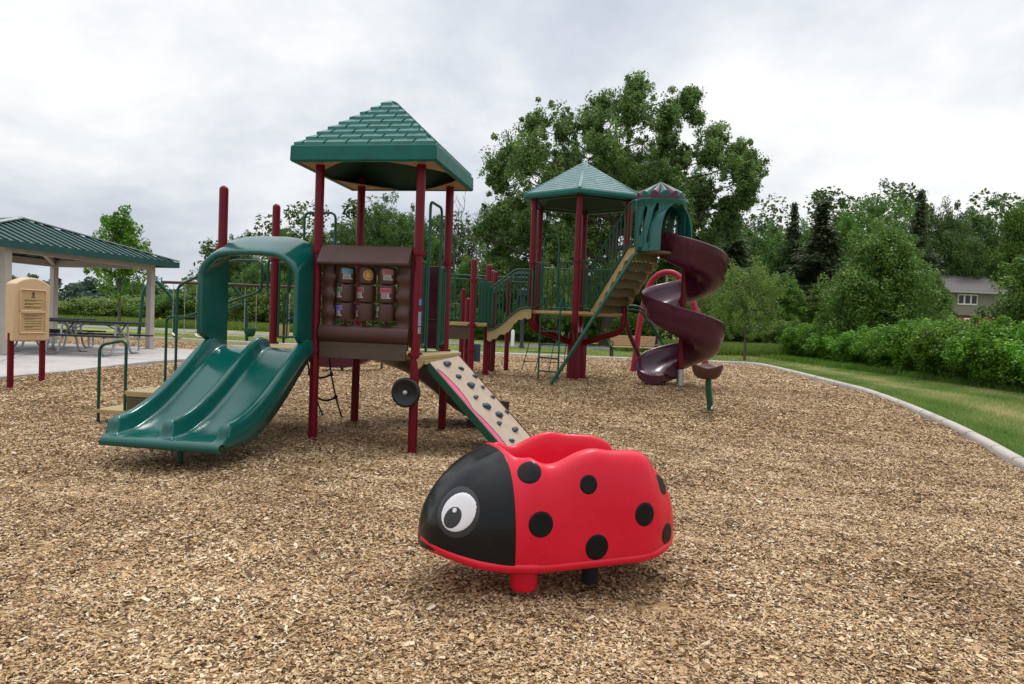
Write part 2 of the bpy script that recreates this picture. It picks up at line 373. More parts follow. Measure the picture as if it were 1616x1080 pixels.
# kerb
def sweep(mb, path, prof, close=False):
    P = [Vector(p) for p in path]; n = len(P); rows = []
    for i in range(n):
        t = (P[min(i+1, n-1)]-P[max(i-1, 0)]); t.z = 0; t.normalize(); x = Vector((t.y, -t.x, 0))
        rows.append([P[i]+x*a+Vector((0, 0, b)) for a, b in prof])
    V = mb.grid(rows); mb.bm.faces.new(V[0][::-1]); mb.bm.faces.new(V[-1])
kp = [(-.085, -.1), (-.085, .06), (-.07, .09), (-.03, .105), (.03, .105), (.07, .09), (.085, .05), (.085, -.1)]
path = [(xr(y)+.03, y, gz(y)) for y in np.arange(-2.5, 23.2, .35)]
path += [(8.35, 23.7, .35), (8.0, 23.95, .35)]
path += [(x, far(YF+.03, x), .35) for x in np.arange(7.5, -26, -.6)]
path = fillet(path, .2, 2)
mb = MB(); sweep(mb, path, kp)
structure(obj('kerb', mb, 'kerb', smooth=60))
mb = MB()
for i in range(6, len(path)-4, 7):
    t = (path[i+1]-path[i-1]); t.z = 0; t.normalize(); x = Vector((t.y, -t.x, 0)); c = path[i]
    mb.grid([[c+x*(a*1.025)+Vector((0, 0, b+.0025))+t*d for a, b in kp[1:-1]] for d in (-.006, .006)])
structure(obj('kerb_joints', mb, 'brown2', smooth=0))
# concrete slab under and beside the shelter
mb = MB(); rows = []
for y in sorted(set([7.25]+[round(float(q), 3) for q in np.arange(7.6, 21.4, .2)])):
    xe = slab_x(y); zt_ = gz(y)+.085
    rows.append([(-27+(xe+27)*k/12, y, zt_) for k in range(12)]+[(xe-.015, y, zt_), (xe, y, zt_-.012), (xe+.005, y, zt_-.25)])
mb.grid(rows)
structure(obj('concrete_slab', mb, 'concrete', smooth=30))
mb = MB()
for a, b in (((-9.0, 10.9), (-12.2, 20)), ((-12.5, 9), (-16.2, 20.5)), ((-7.4, 14.6), (-20, 13.9)), ((-7.0, 17.2), (-20, 16.6))):
    P = [(a[0]+(b[0]-a[0])*t, a[1]+(b[1]-a[1])*t) for t in np.linspace(0, 1, 20)]
    mb.grid([[(x-.012, y+.01, gz(y)+.089), (x+.012, y-.01, gz(y)+.089)] for x, y in P])
structure(obj('slab_joints', mb, 'rubber', smooth=0))
# path beyond
mb = MB(); pp = catmull([(-60, 50, 0), (-30, 43, 0), (-12, 37.5, 0), (0, 35.5, 0), (3, 36, 0), (9, 41, 0), (16, 52, 0)], 8)
rows = []
for i, p in enumerate(pp):
    t = (pp[min(i+1, len(pp)-1)]-pp[max(i-1, 0)]).normalized(); x = Vector((t.y, -t.x, 0))
    rows.append([p+x*1.7+Vector((0, 0, .345)), p-x*1.7+Vector((0, 0, .345))])
mb.grid(rows); structure(obj('asphalt_path', mb, 'asphalt', smooth=0))

# ------------------------------------------------------------------ wood chips
def chips(n, y0, y1, xl, size, seed, zoff=.0):
    g = np.random.default_rng(seed)
    y = y0+(y1-y0)*g.random(n); x0 = np.maximum(-.80*y-3.0, xl-2); x1 = np.minimum(.80*y+2.4, np.interp(y, [p[0] for p in xr_pts], [p[1] for p in xr_pts])-.02)
    x = x0+(x1-x0)*g.random(n)
    # keep off the slab
    lim = np.interp(y, [p[0] for p in slab_pts], [p[1] for p in slab_pts], left=-99, right=-99)
    k = x > lim+.02; x, y = x[k], y[k]; n = len(x)
    z = gz_a(y)+.02+hm_a(x, y)+zoff+g.random(n)*.014
    ln = size*(.5+1.0*g.random(n)**1.5); wd = ln*(.22+.36*g.random(n))
    th = g.random(n)*2*PI; tilt = (g.random(n)-.5)*.75; rollt = (g.random(n)-.5)*.95
    ux = np.stack([np.cos(th)*np.cos(tilt), np.sin(th)*np.cos(tilt), np.sin(tilt)], 1)
    vx = np.stack([-np.sin(th)*np.cos(rollt), np.cos(th)*np.cos(rollt), np.sin(rollt)], 1)
    c = np.stack([x, y, z+.004], 1)
    a = ux*ln[:, None]/2; b = vx*wd[:, None]/2
    j = lambda: (1+.5*(g.random(n)-.5))[:, None]
    V = np.stack([c-a*j()-b*j(), c+a*j()-b*j(), c+a*j()+b*j(), c-a*j()+b*j()], 1).reshape(-1, 3)
    rn = np.clip(g.normal(.54, .34, n), 0, 1)
    return V, rn
parts = [chips(90000, .6, 1.95, -9, .021, 8), chips(340000, 1.9, 3.6, -9, .0175, 1), chips(430000, 3.4, 6.2, -9, .019, 6), chips(310000, 6.1, 9.5, -9, .023, 2), chips(220000, 9.4, 14, -12, .029, 3), chips(160000, 14, 23.7, -16, .040, 4), chips(14000, 1.9, 7, -9, .034, 5, .006)]
me = quads_mesh('wood_chips', np.concatenate([p[0] for p in parts]), np.concatenate([p[1] for p in parts]), 'chip')
o = bpy.data.objects.new('wood_chips', me); COL.objects.link(o)
tag(o, 'loose tan wood chips covering the whole play area', 'wood chips', kind='stuff')
# stray long stick
mb = MB(); c = Vector((-1.78, 2.98, .05)); mb.tube([c+Vector((-.07, .035, .004)), c+Vector((0, 0, .008)), c+Vector((.05, -.03, .004)), c+Vector((.065, -.03, .006))], .007, 6, rs=[.004, .006, .006, .009])
o = obj('stick', mb, 'wood', smooth=60); tag(o, 'pale broken stick lying on the wood chips at lower left', 'stick')

# ------------------------------------------------------------------ lawn blades
def blades(n, fx, seed, h=.05, dens=None):
    g = np.random.default_rng(seed); x, y = fx(g, n); n = len(x)
    z = gz_a(y)-.02; th = g.random(n)*2*PI; hh = h*(.5+g.random(n)); w = .004+.004*g.random(n)
    w = w*(1+y*.05)
    d = np.stack([np.cos(th), np.sin(th), np.zeros(n)], 1); lean = np.stack([np.cos(th*3.1), np.sin(th*3.1), np.zeros(n)], 1)*hh[:, None]*.5
    c = np.stack([x, y, z], 1); up = np.array([0, 0, 1.])*hh[:, None]
    V = np.stack([c-d*w[:, None], c+d*w[:, None], c+lean+up+d*w[:, None]*.2, c+lean+up-d*w[:, None]*.2], 1).reshape(-1, 3)
    xo = x-np.interp(y, [p[0] for p in xr_pts], [p[1] for p in xr_pts]); patch = np.exp(-((xo-1.7-.15*np.sin(y*1.1))/.55)**2)+.8*np.exp(-((xo-3.6-.2*np.sin(y*.7))/.5)**2)+.35*np.sin(y*2.3+x*1.7)*np.sin(x*4.1-y); patch = np.where(y > 24, .55+.3*np.sin(x*.9+y*2.2)*np.sin(y*1.3), patch); r = np.clip(g.random(n)*.5+patch*.55, 0, 1)
    return V, r
def fx1(g, n):
    y = 2.5+21*g.random(n)**1.15; x = np.interp(y, [p[0] for p in xr_pts], [p[1] for p in xr_pts])+.13+g.random(n)*(4.2+y*.12)
    return x, y
V1, r1 = blades(190000, fx1, 11, .045)
def fx2(g, n): return -18+34*g.random(n), 24.2+9*g.random(n)
V2, r2 = blades(50000, fx2, 12, .06)
me = quads_mesh('grass', np.concatenate([V1, V2]), np.concatenate([r1, r2]), 'blade')
o = bpy.data.objects.new('grass', me); COL.objects.link(o); tag(o, 'short mown grass with dry yellow streaks beyond the kerb', 'grass', kind='stuff')
# ------------------------------------------------------------------ near play structure
NS = thing('play_structure', 'near play structure with square shingle style green roof, twin green slide and brown drum panel', 'play structure', (-1.588, 8.482, 0), -.1755)
PR = .052
def post(parent, x, y, z1, collars, z0=-.1, r=PR, cap=True, m='maroon', world=False):
    mb = MB(); prof = [(r, z0), (r, z1-.05)]
    prof += [(r*math.cos(t), z1-.05+.05*math.sin(t)) for t in (R(20), R(45), R(70), R(88))]
    mb.lathe(prof, (x, y, 0), 20)
    p = obj('post', mb, m, parent, 50, world=world)
    for z in collars:
        c = MB(); c.lathe([(r+.001, z-.034), (r+.014, z-.03), (r+.017, z), (r+.014, z+.03), (r+.001, z+.034)], (x, y, 0), 20)
        c.box((x+r+.012, y, z), (.03, .035, .045)); c.box((x-r-.012, y, z), (.03, .035, .045))
        obj('collar', c, m, p, 50, world=world)
    return p
for a, b in ((-.61, -.61), (.61, -.61), (.61, .61), (-.61, .61)):
    post(NS, a, b, 3.36, (1.09, 2.25))
post(NS, -1.83, -.61, 3.0, (1.09, 2.25)); post(NS, -1.83, .61, 3.0, (1.09, 2.25))
# decks
for a in (0, -1.22):
    mb = MB(); mb.box((a, 0, 1.065), (1.2, 1.2, .05)); 
    for s in ((-1, 1) if a < -1 else (1,)): mb.box((a, s*.585, .995), (1.1, .03, .09))
    obj('deck', mb, 'tan', NS, 0, bevel=.008)
# wedge shaped entry lip above the climbing wall
mb = MB(); mb.prism([(.60, -.66, 1.045), (.74, -.62, 1.045), (.86, .52, 1.045), (.60, .56, 1.045)], (0, 0, .048))
mb.prism([(.60, -.665, 1.045), (.74, -.625, 1.045), (.70, -.62, .97), (.66, -.62, .93), (.62, -.64, .91), (.60, -.66, .91)], (0, .035, 0))
mb.prism([(.74, -.62, 1.045), (.86, .52, 1.045), (.86, .52, .985), (.74, -.62, .985)], (-.02, 0, 0))
obj('deck_lip', mb, 'tan', NS, 0, bevel=.01)
# --- roof
rf_h, z0, z1, zp = .861, 3.227, 3.41, 4.166
mb = MB()
def ring(h, z): return [(-h, -h, z), (h, -h, z), (h, h, z), (-h, h, z)]
mb.grid([ring(h, z) for h, z in ((.80, z0+.0), (.845, z0-.004), (rf_h, z0+.012), (rf_h-.004, z1-.012), (rf_h-.015, z1), (rf_h-.035, z1+.008), (.02, zp-.02), (.012, zp-.015))], True)
RF = obj('roof', mb, 'green_roof', NS, 25, bevel=.006)
# shingle courses
mb = MB(); hb = rf_h-.03; rowsN = 9; slope = (zp-z1)/hb
for q in range(4):
    rot = Matrix.Rotation(q*PI/2, 3, 'Z')
    for i in range(rowsN):
        h0 = hb*(1-i/9.12); h1 = hb*(1-(i+1)/9.12)-.0; tabw = .262
        zl = z1+.004+(hb-h0)*slope; zu = z1+.004+(hb-h1)*slope
        off = (i % 2)*tabw/2+.06
        k0 = math.floor((-h0-off)/tabw)
        for k in range(k0, k0+12):
            xa, xb = off+k*tabw+.013, off+(k+1)*tabw-.013
            la, lb = max(xa, -h0+.006), min(xb, h0-.006); ua, ub = max(xa, -h1+.004), min(xb, h1-.004)
            if lb-la < .03: continue
            if ub < ua: ua = ub = max(min((xa+xb)/2, h1), -h1)
            t0 = .032; t1 = .004
            P = [(la, -h0-.004, zl), (lb, -h0-.004, zl), (ub, -h1, zu+t1), (ua, -h1, zu+t1), (la, -h0-.006, zl+t0), (lb, -h0-.006, zl+t0)]
            vs = [rot @ Vector(p) for p in P]
            mb.vf(vs, [(4, 5, 2, 3), (0, 1, 5, 4), (0, 4, 3), (1, 2, 5)])
obj('shingles', mb, 'shingle_green', RF, 0, bevel=.003, bseg=1)
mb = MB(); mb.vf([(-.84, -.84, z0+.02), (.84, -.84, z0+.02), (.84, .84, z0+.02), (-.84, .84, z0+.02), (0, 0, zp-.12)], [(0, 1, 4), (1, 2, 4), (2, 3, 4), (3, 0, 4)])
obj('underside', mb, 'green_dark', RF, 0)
mb = MB()
for q in range(4):
    rot = Matrix.Rotation(q*PI/2, 3, 'Z')
    mb.prism([rot @ Vector(p) for p in ((-.83, -.83, z0+.008), (-.17, -.83, z0+.008), (-.36, -.70, z0+.008), (-.70, -.36, z0+.008), (-.83, -.17, z0+.008))], (0, 0, .012))
M['gusset'] = mat('tan_gusset', (.34, .2, .14), .55)
obj('corner_gussets', mb, 'gusset', RF, 0)
# --- twin slide
mb = MB()
def sect(hr, k=1.):   # (a, dz) profile; hr rail height above bed
    w = .60; P = []
    P += [(-w-.015, -.06), (-w-.02, 0), (-w-.02, hr-.03), (-w-.005, hr-.006), (-w+.022, hr), (-w+.048, hr-.008), (-w+.06, hr-.035), (-w+.072, .03), (-w+.095, .006), (-w+.13, 0)]
    P += [(-.3, -.006), (-.12, 0), (-.072, .006), (-.052, .03), (-.036, hr-.035), (-.024, hr-.008), (0, hr), (.024, hr-.008), (.036, hr-.035), (.052, .03), (.072, .006), (.12, 0), (.3, -.006)]
    P += [(-a, d) for a, d in P[:10]][::-1]
    return P
ctr = catmull([(0, -.62, 1.085), (0, -.80, 1.05), (0, -1.0, .935), (0, -1.25, .765), (0, -1.5, .595), (0, -1.75, .45), (0, -1.98, .35), (0, -2.15, .300), (0, -2.28, .285)], 5)
rows = []
for i, p in enumerate(ctr):
    s = i/(len(ctr)-1); hr = .165 if s > .12 else .10+.54*s
    sk = .06+.10*math.sin(PI*min(max((s-.02)/.9, 0), 1))
    rows.append([(a-1.235, p.y+(.02 if abs(a) > .6 and d < 0 else 0), p.z+(d if d > -.05 else -sk)) for a, d in sect(hr)])
for dy, dz, hr in ((-.025, 0, .143), (-.042, -.002, .12), (-.052, -.004, .08), (-.058, -.006, .03)):
    rows.append([(a-1.235, -2.28+dy-(.03 if abs(d) < .01 and hr < .13 else 0), .285+dz+min(d, hr)) for a, d in sect(.165)])
# rolled lip
for dy, z in ((-.11, .283), (-.145, .277), (-.165, .262), (-.17, .24), (-.155, .212), (-.06, .20)):
    rows.append([(a*.99-1.235, -2.28+dy, z) for a, d in sect(.152)])
mb.grid(rows)
obj('double_slide', mb, 'green', NS, 60, solid=.012)
mb = MB()   # under skirt of the slide
rr = []
for i, p in enumerate(ctr[3:]):
    s = (i+3)/(len(ctr)-1); sk = .055+.095*math.sin(PI*min(max((s-.02)/.9, 0), 1))
    rr.append([(-1.235-.612, p.y+.02, p.z+.0), (-1.235-.60, p.y+.02, p.z-sk), (-1.235, p.y+.02, p.z-sk-.01), (-1.235+.60, p.y+.02, p.z-sk), (-1.235+.612, p.y+.02, p.z)])
mb.grid(rr); obj('slide_underside', mb, 'green', NS, 60)
mb = MB(); mb.bar((-1.235, -2.12, -.05), (-1.235, -2.12, .24), .028); mb.box((-1.235, -2.12, .215), (.3, .08, .02))
obj('slide_leg', mb, 'green_tube', NS, 40)
# --- slide hood
def arch_pts(al, ar, zs, zt, rad, n=5):
    h = zt-zs
    pts = [(al, 1.0), (al, zs)]+[(al+(ar-al)*t, zt-h*.45*(2*t-1)**4-.02*(2*t-1)**2) for t in (.16, .32, .5, .68, .84)]+[(ar, zs), (ar, 1.0)]
    return [(p.x, p.z) for p in fillet([(a, 0, z) for a, z in pts], rad, n)]
stn = [  # (b, left, right, shoulder z, top z): inner skin from back to front, then the outer skin from front to back
 (-.60, -1.745, -.70, 2.19, 2.345), (-.80, -1.765, -.695, 2.06, 2.235), (-.98, -1.80, -.69, 1.955, 2.145), (-1.01, -1.812, -.682, 1.965, 2.15),
 (-1.025, -1.835, -.665, 1.99, 2.175), (-1.02, -1.858, -.645, 2.01, 2.195), (-1.0, -1.868, -.636, 2.025, 2.21), (-.93, -1.862, -.632, 2.08, 2.25), (-.80, -1.84, -.63, 2.17, 2.32), (-.66, -1.815, -.63, 2.26, 2.395), (-.60, -1.80, -.632, 2.28, 2.41)]
mb = MB(); rows = []
for b, al, ar, zs, zt in stn:
    lo = 1.25-(b+1.02)/.42*.30 if b < -.6 else .95
    lo = 1.25 if b < -.98 else 1.25-(b+.98)/.38*.28
    rows.append([(a, b, max(z, lo) if z < 1.3 else z) for a, z in arch_pts(al, ar, zs, zt, .10)])
rows.append(rows[0]); mb.grid(rows)
bmesh.ops.remove_doubles(mb.bm, verts=mb.bm.verts, dist=.0005)
bmesh.ops.holes_fill(mb.bm, edges=[e for e in mb.bm.edges if e.is_boundary], sides=0)
obj('slide_hood', mb, 'green', NS, 60)
for c_, d_ in (((-.66, -.66, 1.09), (.09, .07, .14)), ((-.66, -.66, 1.9), (.05, .05, .08)), ((-1.79, -.64, 1.09), (.06, .06, .1))):
    mb = MB(); mb.box(c_, d_); obj('hood_bracket', mb, 'green', NS, 0, bevel=.012)
# --- drum panel
mb = MB(); mb.prism([(-.555, -.60, 2.315), (-.555, -.585, 2.30), (-.555, -.585, 2.09), (-.555, -.74, 2.075), (-.555, -.765, 2.09), (-.555, -.765, 2.115), (-.555, -.63, 2.315)], (1.10, 0, 0))
PN = obj('drum_panel', mb, 'brown', NS, 30, bevel=.012, bseg=3)
mb = MB()
for s in (-1, 1):
    rows = []
    for i in range(49):
        z = 1.33+(2.10-1.33)*i/48; bul = .011*math.cos(2*PI*(z-1.33)/.205)
        x0, x1 = s*.372, s*.53
        yo = -.655-bul
        rows.append([(x0-s*.008*math.cos(2*PI*(z-1.33)/.205), -.575, z), (x0-s*.010*math.cos(2*PI*(z-1.33)/.205), yo+.02, z), (x0+s*.03, yo-.005, z), (x1-s*.03, yo-.005, z), (x1, yo+.02, z), (x1, -.575, z)])
    mb.grid(rows, True)
mb2 = mb
prof = []
rows = []
for i in range(15):
    x = -.54+1.08*i/14
    rows.append([(x, -.625+.07*math.cos(t)*1.0, 1.30+.105*math.sin(t)) for t in np.linspace(0, 2*PI, 15)[:-1]])
V = mb.grid(rows, True); mb.bm.faces.new(V[0]); mb.bm.faces.new(V[-1])
mb.box((0, -.60, 2.13), (1.04, .05, .08))
obj('panel_frame', mb, 'brown', PN, 50, bevel=0)
mb = MB(); mb.box((-.005, -.625, 1.165), (1.06, .055, .075)); mb.box((-.005, -.655, 1.075), (1.04, .035, .12))
for x in (-.47, .46): mb.lathe([(.013, 0), (.013, .006), (.008, .01)], (x, -.672, 1.09), 10, axis=(0, -1, 0))
obj('deck_fascia', mb, 'brown2', PN, 30, bevel=.006)
labs = [[('l_blue', '', 25), None, ('l_red', 'EARTH', 22)], [('l_green', '', -38), ('l_rust', 'JUPITER', -30), ('l_pink', '', 12)], [('l_violet', '', -35), ('l_navy', '', -62), ('l_teal', '', -66)]]
xs3 = (-.245, -.0, .245); zs3 = (1.975, 1.765, 1.555)
def curved(c, r, a0, a1, za, zb_, n=6):
    rows = []
    for i in range(n+1):
        t = R(a0+(a1-a0)*i/n); rows.append([(c[0]+r*math.sin(t), c[1]-r*math.cos(t), z) for z in (za, zb_)])
    return rows
rod = MB()
for x in xs3: rod.bar((x, -.615, 1.39), (x, -.615, 2.12), .012, 8)
obj('rods', rod, 'maroon', PN, 40)
for i, z in enumerate(zs3):
    for j, x in enumerate(xs3):
        mb = MB(); r = .108; y = -.60
        mb.lathe([(.03, z-.104), (r-.02, z-.10), (r-.004, z-.094), (r, z-.08), (r, z+.08), (r-.004, z+.094), (r-.02, z+.10), (.03, z+.104)], (x, y, 0), 28)
        D = obj('drum', mb, 'brown', PN, 40)
        L = labs[i][j]
        if L is None:
            mb = MB(); rows = []
            for k in range(7):
                rr_ = .06*k/6; rows.append([(x+(r+.0015)*math.sin(R(30)+rr_*math.cos(t)/r), y-(r+.0015)*math.cos(R(30)+rr_*math.cos(t)/r), z+rr_*math.sin(t)) for t in np.linspace(0, 2*PI, 17)[:-1]])
            mb.grid(rows, True); obj('label', mb, 'mustard', D, 60)
            mb = MB(); mb.grid([[(x+(r+.004)*math.sin(R(30)+q*math.cos(t)/r), y-(r+.004)*math.cos(R(30)+q*math.cos(t)/r), z+q*math.sin(t)) for t in np.linspace(0, 2*PI, 17)[:-1]] for q in (.035, .045)], True)
            obj('label_ring', mb, 'l_rust', D, 60)
            continue
        cm, tx, ang = L; a0, a1 = ang-34, ang+34
        mb = MB(); mb.grid(curved((x, y), r+.0012, a0, a1, z+.014, z+.066)); obj('label_border', mb, 'l_white', D, 60)
        mb = MB(); mb.grid(curved((x, y), r+.0024, a0+2, a1-2, z+.019, z+.061)); obj('label', mb, cm, D, 60)
        mb = MB(); mb.grid(curved((x, y), r+.0012, a0+8, a1-12, z-.052, z+.008)); mb.grid(curved((x, y), r+.0012, a1-12, a1-2, z-.052, z-.035)); obj('label_text_block', mb, 'l_white', D, 60)
        if tx:
            t0 = text_mb(tx, .034 if len(tx) < 6 else .027, (0, 0, 0), (1, 0, 0), (0, 0, 1), .0004)
            for v in t0.bm.verts:
                t = R(ang)+v.co.x/r; rr_ = r+.0035-v.co.y*0
                v.co = Vector((x+rr_*math.sin(t), y-rr_*math.cos(t), z+.04+v.co.z))
            obj('label_lettering', t0, 'l_white', D, 0)
        mb = MB(); g = random.Random(i*3+j)
        for k in range(4):
            zz = z-.004-k*.012; w0 = a0+11; w1 = a1-16-g.random()*10
            mb.grid(curved((x, y), r+.0028, w0, w1, zz-.002, zz+.002, 4))
        obj('label_small_print', mb, 'brown', D, 0)
# --- steering wheel on the front right post
mb = MB(); c = (.551, -.73, .668)
mb.lathe([(.03, .012), (.075, .004), (.13, -.012), (.146, -.02), (.162, -.014), (.170, .004), (.170, .018), (.162, .034), (.148, .036), (.12, .022), (.05, .03), (.03, .04)][::-1], c, 40, axis=(0, 1, 0))
W = obj('steering_wheel', mb, 'black', NS, 60)
mb = MB(); mb.lathe([(.028, .0), (.028, .028), (.02, .038), (.004, .04)], (c[0], c[1]-.0, c[2]), 18, axis=(0, -1, 0)); mb.bar((c[0], c[1], c[2]), (.59, -.61, .668), .016)
obj('hub', mb, 'steel', W, 50)
# stickers on the post
for zc, hh, m_ in ((1.69, .075, 'brightblue'), (1.50, .16, 'l_white'), (1.37, .07, 'l_white')):
    mb = MB(); mb.grid([[(.61+(PR+.0018)*math.cos(R(t)), -.61+(PR+.0018)*math.sin(R(t)), z) for z in (zc-hh/2, zc+hh/2)] for t in np.linspace(-50, 28, 8)])
    s_ = obj('sticker', mb, m_, NS, 60)
    mb = MB()
    for k in range(int(hh/.016)):
        z = zc-hh/2+.01+k*.015
        mb.grid([[(.61+(PR+.003)*math.cos(R(t)), -.61+(PR+.003)*math.sin(R(t)), zz) for zz in (z, z+.005)] for t in np.linspace(-44, 22-(k*37 % 20), 6)])
    obj('sticker_print', mb, 'l_violet' if m_ != 'brightblue' else 'l_white', s_, 0)
# --- climbing wall
u = Vector((1.69-.72, 0, .045-1.04)); u.normalize()
TL = Vector((.725, -.50, 1.036)); TR = Vector((.825, .46, 1.075)); BL = Vector((1.76, -.50, -.03)); BR = Vector((1.915, .46, -.03))
nrm = (BL-TL).cross(TR-TL); nrm = nrm.normalized() if nrm.z > 0 else -nrm.normalized()
mb = MB(); mb.prism([TL, TR, BR, BL], -nrm*.022)
CW = obj('climbing_wall', mb, 'wallboard', NS, 0, bevel=.003)
def wp(s, t, h=0): return TL.lerp(TR, t).lerp(BL.lerp(BR, t), s)+nrm*h
mb = MB(); mb.prism([TL-nrm*.0, BL-nrm*.0, BL-nrm*.085, TL-nrm*.085], Vector((0, -.022, 0)))
obj('side_rail', mb, 'green_tube', CW, 0, bevel=.004)
mb = MB(); mb.prism([TR-nrm*.0, BR-nrm*.0, BR-nrm*.085, TR-nrm*.085], Vector((0, .022, 0)))
obj('side_rail', mb, 'green_tube', CW, 0, bevel=.004)
mb = MB(); ptsl = []
for i in range(41):
    s = .10+.90*i/40; ptsl.append((s, .03+.10*max(0, math.sin((s-.10)*PI*1/.42))**.7 if s < .52 else .03+.085*max(0, math.sin((s-.52)*PI/.48))**.6))
mb.grid([[wp(s, .005, .003), wp(s, t*.5, .003), wp(s, t, .003)] for s, t in ptsl]); obj('pink_trim', mb, 'pink', CW, 0)
mb = MB(); mb.tube([wp(s, t+.008, .004) for s, t in ptsl], .0045, 5); obj('maroon_edge', mb, 'maroon', CW, 0); mb = MB(); mb.tube([wp(0, .99, .004), wp(1, .99, .004)], .006, 5); obj('maroon_edge', mb, 'maroon', CW, 0)
holds = [(.055, .28, 1.2), (.13, .66, .8), (.20, .44, .85), (.24, .90, .8), (.315, .55, 1.25), (.37, .86, .75), (.43, .42, .85), (.47, .90, .75), (.555, .52, 1.2), (.63, .84, .95), (.70, .42, .9), (.78, .72, 1.1), (.86, .35, .9), (.9, .8, .9)]
# positions measured down the board (s) and across it (t)
holds = [(.075, .40, 1.35), (.145, .70, .85), (.21, .42, .95), (.245, .92, .85), (.315, .55, 1.3), (.36, .86, .8), (.425, .40, .9), (.47, .90, .8), (.53, .48, 1.3), (.635, .62, 1.25), (.635, .93, .8), (.70, .42, .9), (.80, .70, 1.2), (.87, .35, .9)]
for i, (s, t, k) in enumerate(holds):
    g = random.Random(i); mb = MB(); c = wp(s, t, 0); e1 = (BL-TL).normalized(); e2 = e1.cross(nrm)
    an = R(-20+g.random()*20); d1 = e2*math.cos(an)+e1*math.sin(an); d2 = nrm.cross(d1)
    rows = []
    for q in range(6):
        f = q/5; hh = .034*k*math.sin(f*PI/2); rad = math.cos(f*PI/2*.92)
        rows.append([c+d1*.064*k*rad*math.cos(a)*(1+.12*math.sin(3*a+i))+d2*.034*k*rad*math.sin(a)*(1+.2*math.cos(2*a+i))+nrm*(hh+.002)+d2*.012*f for a in np.linspace(0, 2*PI, 13)[:-1]])
    V = mb.grid(rows, True); mb.bm.faces.new(V[-1]); obj('handhold', mb, 'hold', CW, 40)
mb = MB(); g = random.Random(3)
for i in range(40):
    c = wp(.03+.94*g.random(), .12+.84*g.random(), .0015); mb.lathe([(.004, 0), (.004, .002)], c, 6, axis=nrm)
obj('bolt_heads', mb, 'steel', CW, 0)
# --- rails
TR_ = .0165
def railpanel(parent, p0, p1, z0, z1, n, name='railing', frame=True, r=TR_, world=False, m='green_tube', rb=None, zt2=None, zb2=None):
    p0, p1 = Vector(p0), Vector(p1); mb = MB(); P = lambda t, z: Vector((p0.x+(p1.x-p0.x)*t, p0.y+(p1.y-p0.y)*t, z))
    zt2 = z1 if zt2 is None else zt2; zb2 = z0 if zb2 is None else zb2
    if frame: mb.tube(fillet([P(0, z0), P(0, z1), P(1, zt2), P(1, zb2), P(0, z0), P(0, z0+.01)], .05), r, 8)
    for i in range(n):
        t = (i+1)/(n+1); mb.bar(P(t, z0+(zb2-z0)*t), P(t, z1+(zt2-z1)*t), rb or r*.7, 8)
    return obj(name, mb, m, parent, 50, world=world)
railpanel(NS, (.61, -.53, 0), (.61, -.30, 0), 1.19, 2.16, 1)
railpanel(NS, (.61, .33, 0), (.61, .53, 0), 1.19, 2.16, 1)
mb = MB(); mb.tube(fillet([(.61, -.215, 1.11), (.61, -.215, 2.90), (.61, .27, 2.90), (.61, .27, 1.11)], .09), .017, 10); obj('grab_rail', mb, 'green_tube', NS, 50)
mb = MB(); mb.tube(fillet([(-1.43, .64, 1.1), (-1.43, .64, 2.89), (-.98, .64, 2.89), (-.98, .64, 1.1)], .09), .017, 10); obj('grab_rail', mb, 'green_tube', NS, 50)
railpanel(NS, (-1.76, .61, 0), (-1.50, .61, 0), 1.19, 2.2, 1); railpanel(NS, (-.92, .61, 0), (-.68, .61, 0), 1.19, 2.2, 1)
# maroon panel and chute at the back
mb = MB(); mb.prism([(.12, .60, 1.12), (.56, .60, 1.12), (.56, .60, 2.20), (.12, .60, 2.20)], (0, .05, 0)); mb.box((.34, .59, 1.5), (.3, .02, .02)); mb.box((.34, .59, 1.9), (.3, .02, .02)); obj('back_panel', mb, 'maroon_plastic', NS, 0, bevel=.015)
mb = MB(); cc = catmull([(-.30, .66, 1.02), (-.22, .95, .92), (.05, 1.15, .76), (.40, 1.2, .56), (.75, 1.15, .34), (1.05, 1.1, .22), (1.35, 1.08, .19)], 5)
rows = []
for i, p in enumerate(cc):
    t = (cc[min(i+1, len(cc)-1)]-cc[max(i-1, 0)]); t.z = 0; t.normalize(); x = Vector((t.y, -t.x, 0))
    rows.append([p+x*a+Vector((0, 0, b)) for a, b in ((-.29, .20), (-.27, .21), (-.25, .2), (-.23, .05), (-.14, 0), (0, -.01), (.14, 0), (.23, .05), (.25, .2), (.27, .21), (.29, .20), (.28, -.02), (.18, -.07), (0, -.085), (-.18, -.07), (-.28, -.02))])
V = mb.grid(rows, True); mb.bm.faces.new(V[0]); mb.bm.faces.new(V[-1]); obj('curved_slide', mb, 'brown', NS, 50)
mb = MB(); mb.bar((1.2, 1.08, -.05), (1.2, 1.08, .14), .05); mb.box((1.05, 1.0, .09), (.36, .28, .16)); obj('slide_leg', mb, 'maroon_plastic', NS, 30, bevel=.02)
# rope ladder hanging behind
mb = MB(); L1 = [(-1.37, .66, 1.03), (-1.33, .72, .7), (-1.28, .80, .38), (-1.18, .9, .06)]; L2 = [(-1.03, .66, 1.03), (-1.01, .72, .7), (-.97, .80, .38), (-.90, .9, .04)]
c1, c2 = catmull(L1, 5), catmull(L2, 5); mb.tube(c1, .012, 8); mb.tube(c2, .012, 8)
for k in (5, 10): 
    a, b = c1[k], c2[k]; mb.tube([a.lerp(b, t)+Vector((0, 0, -.055*math.sin(PI*t))) for t in np.linspace(0, 1, 9)], .015, 8)
    for p in (a, b): mb.lathe([(.015, -.03), (.026, -.02), (.026, .02), (.015, .03)], p, 8)
for p in (c1[14], c2[14]): mb.lathe([(.015, -.02), (.022, -.014), (.022, .014), (.015, .02)], p, 8)
obj('rope_ladder', mb, 'rope', NS, 50)
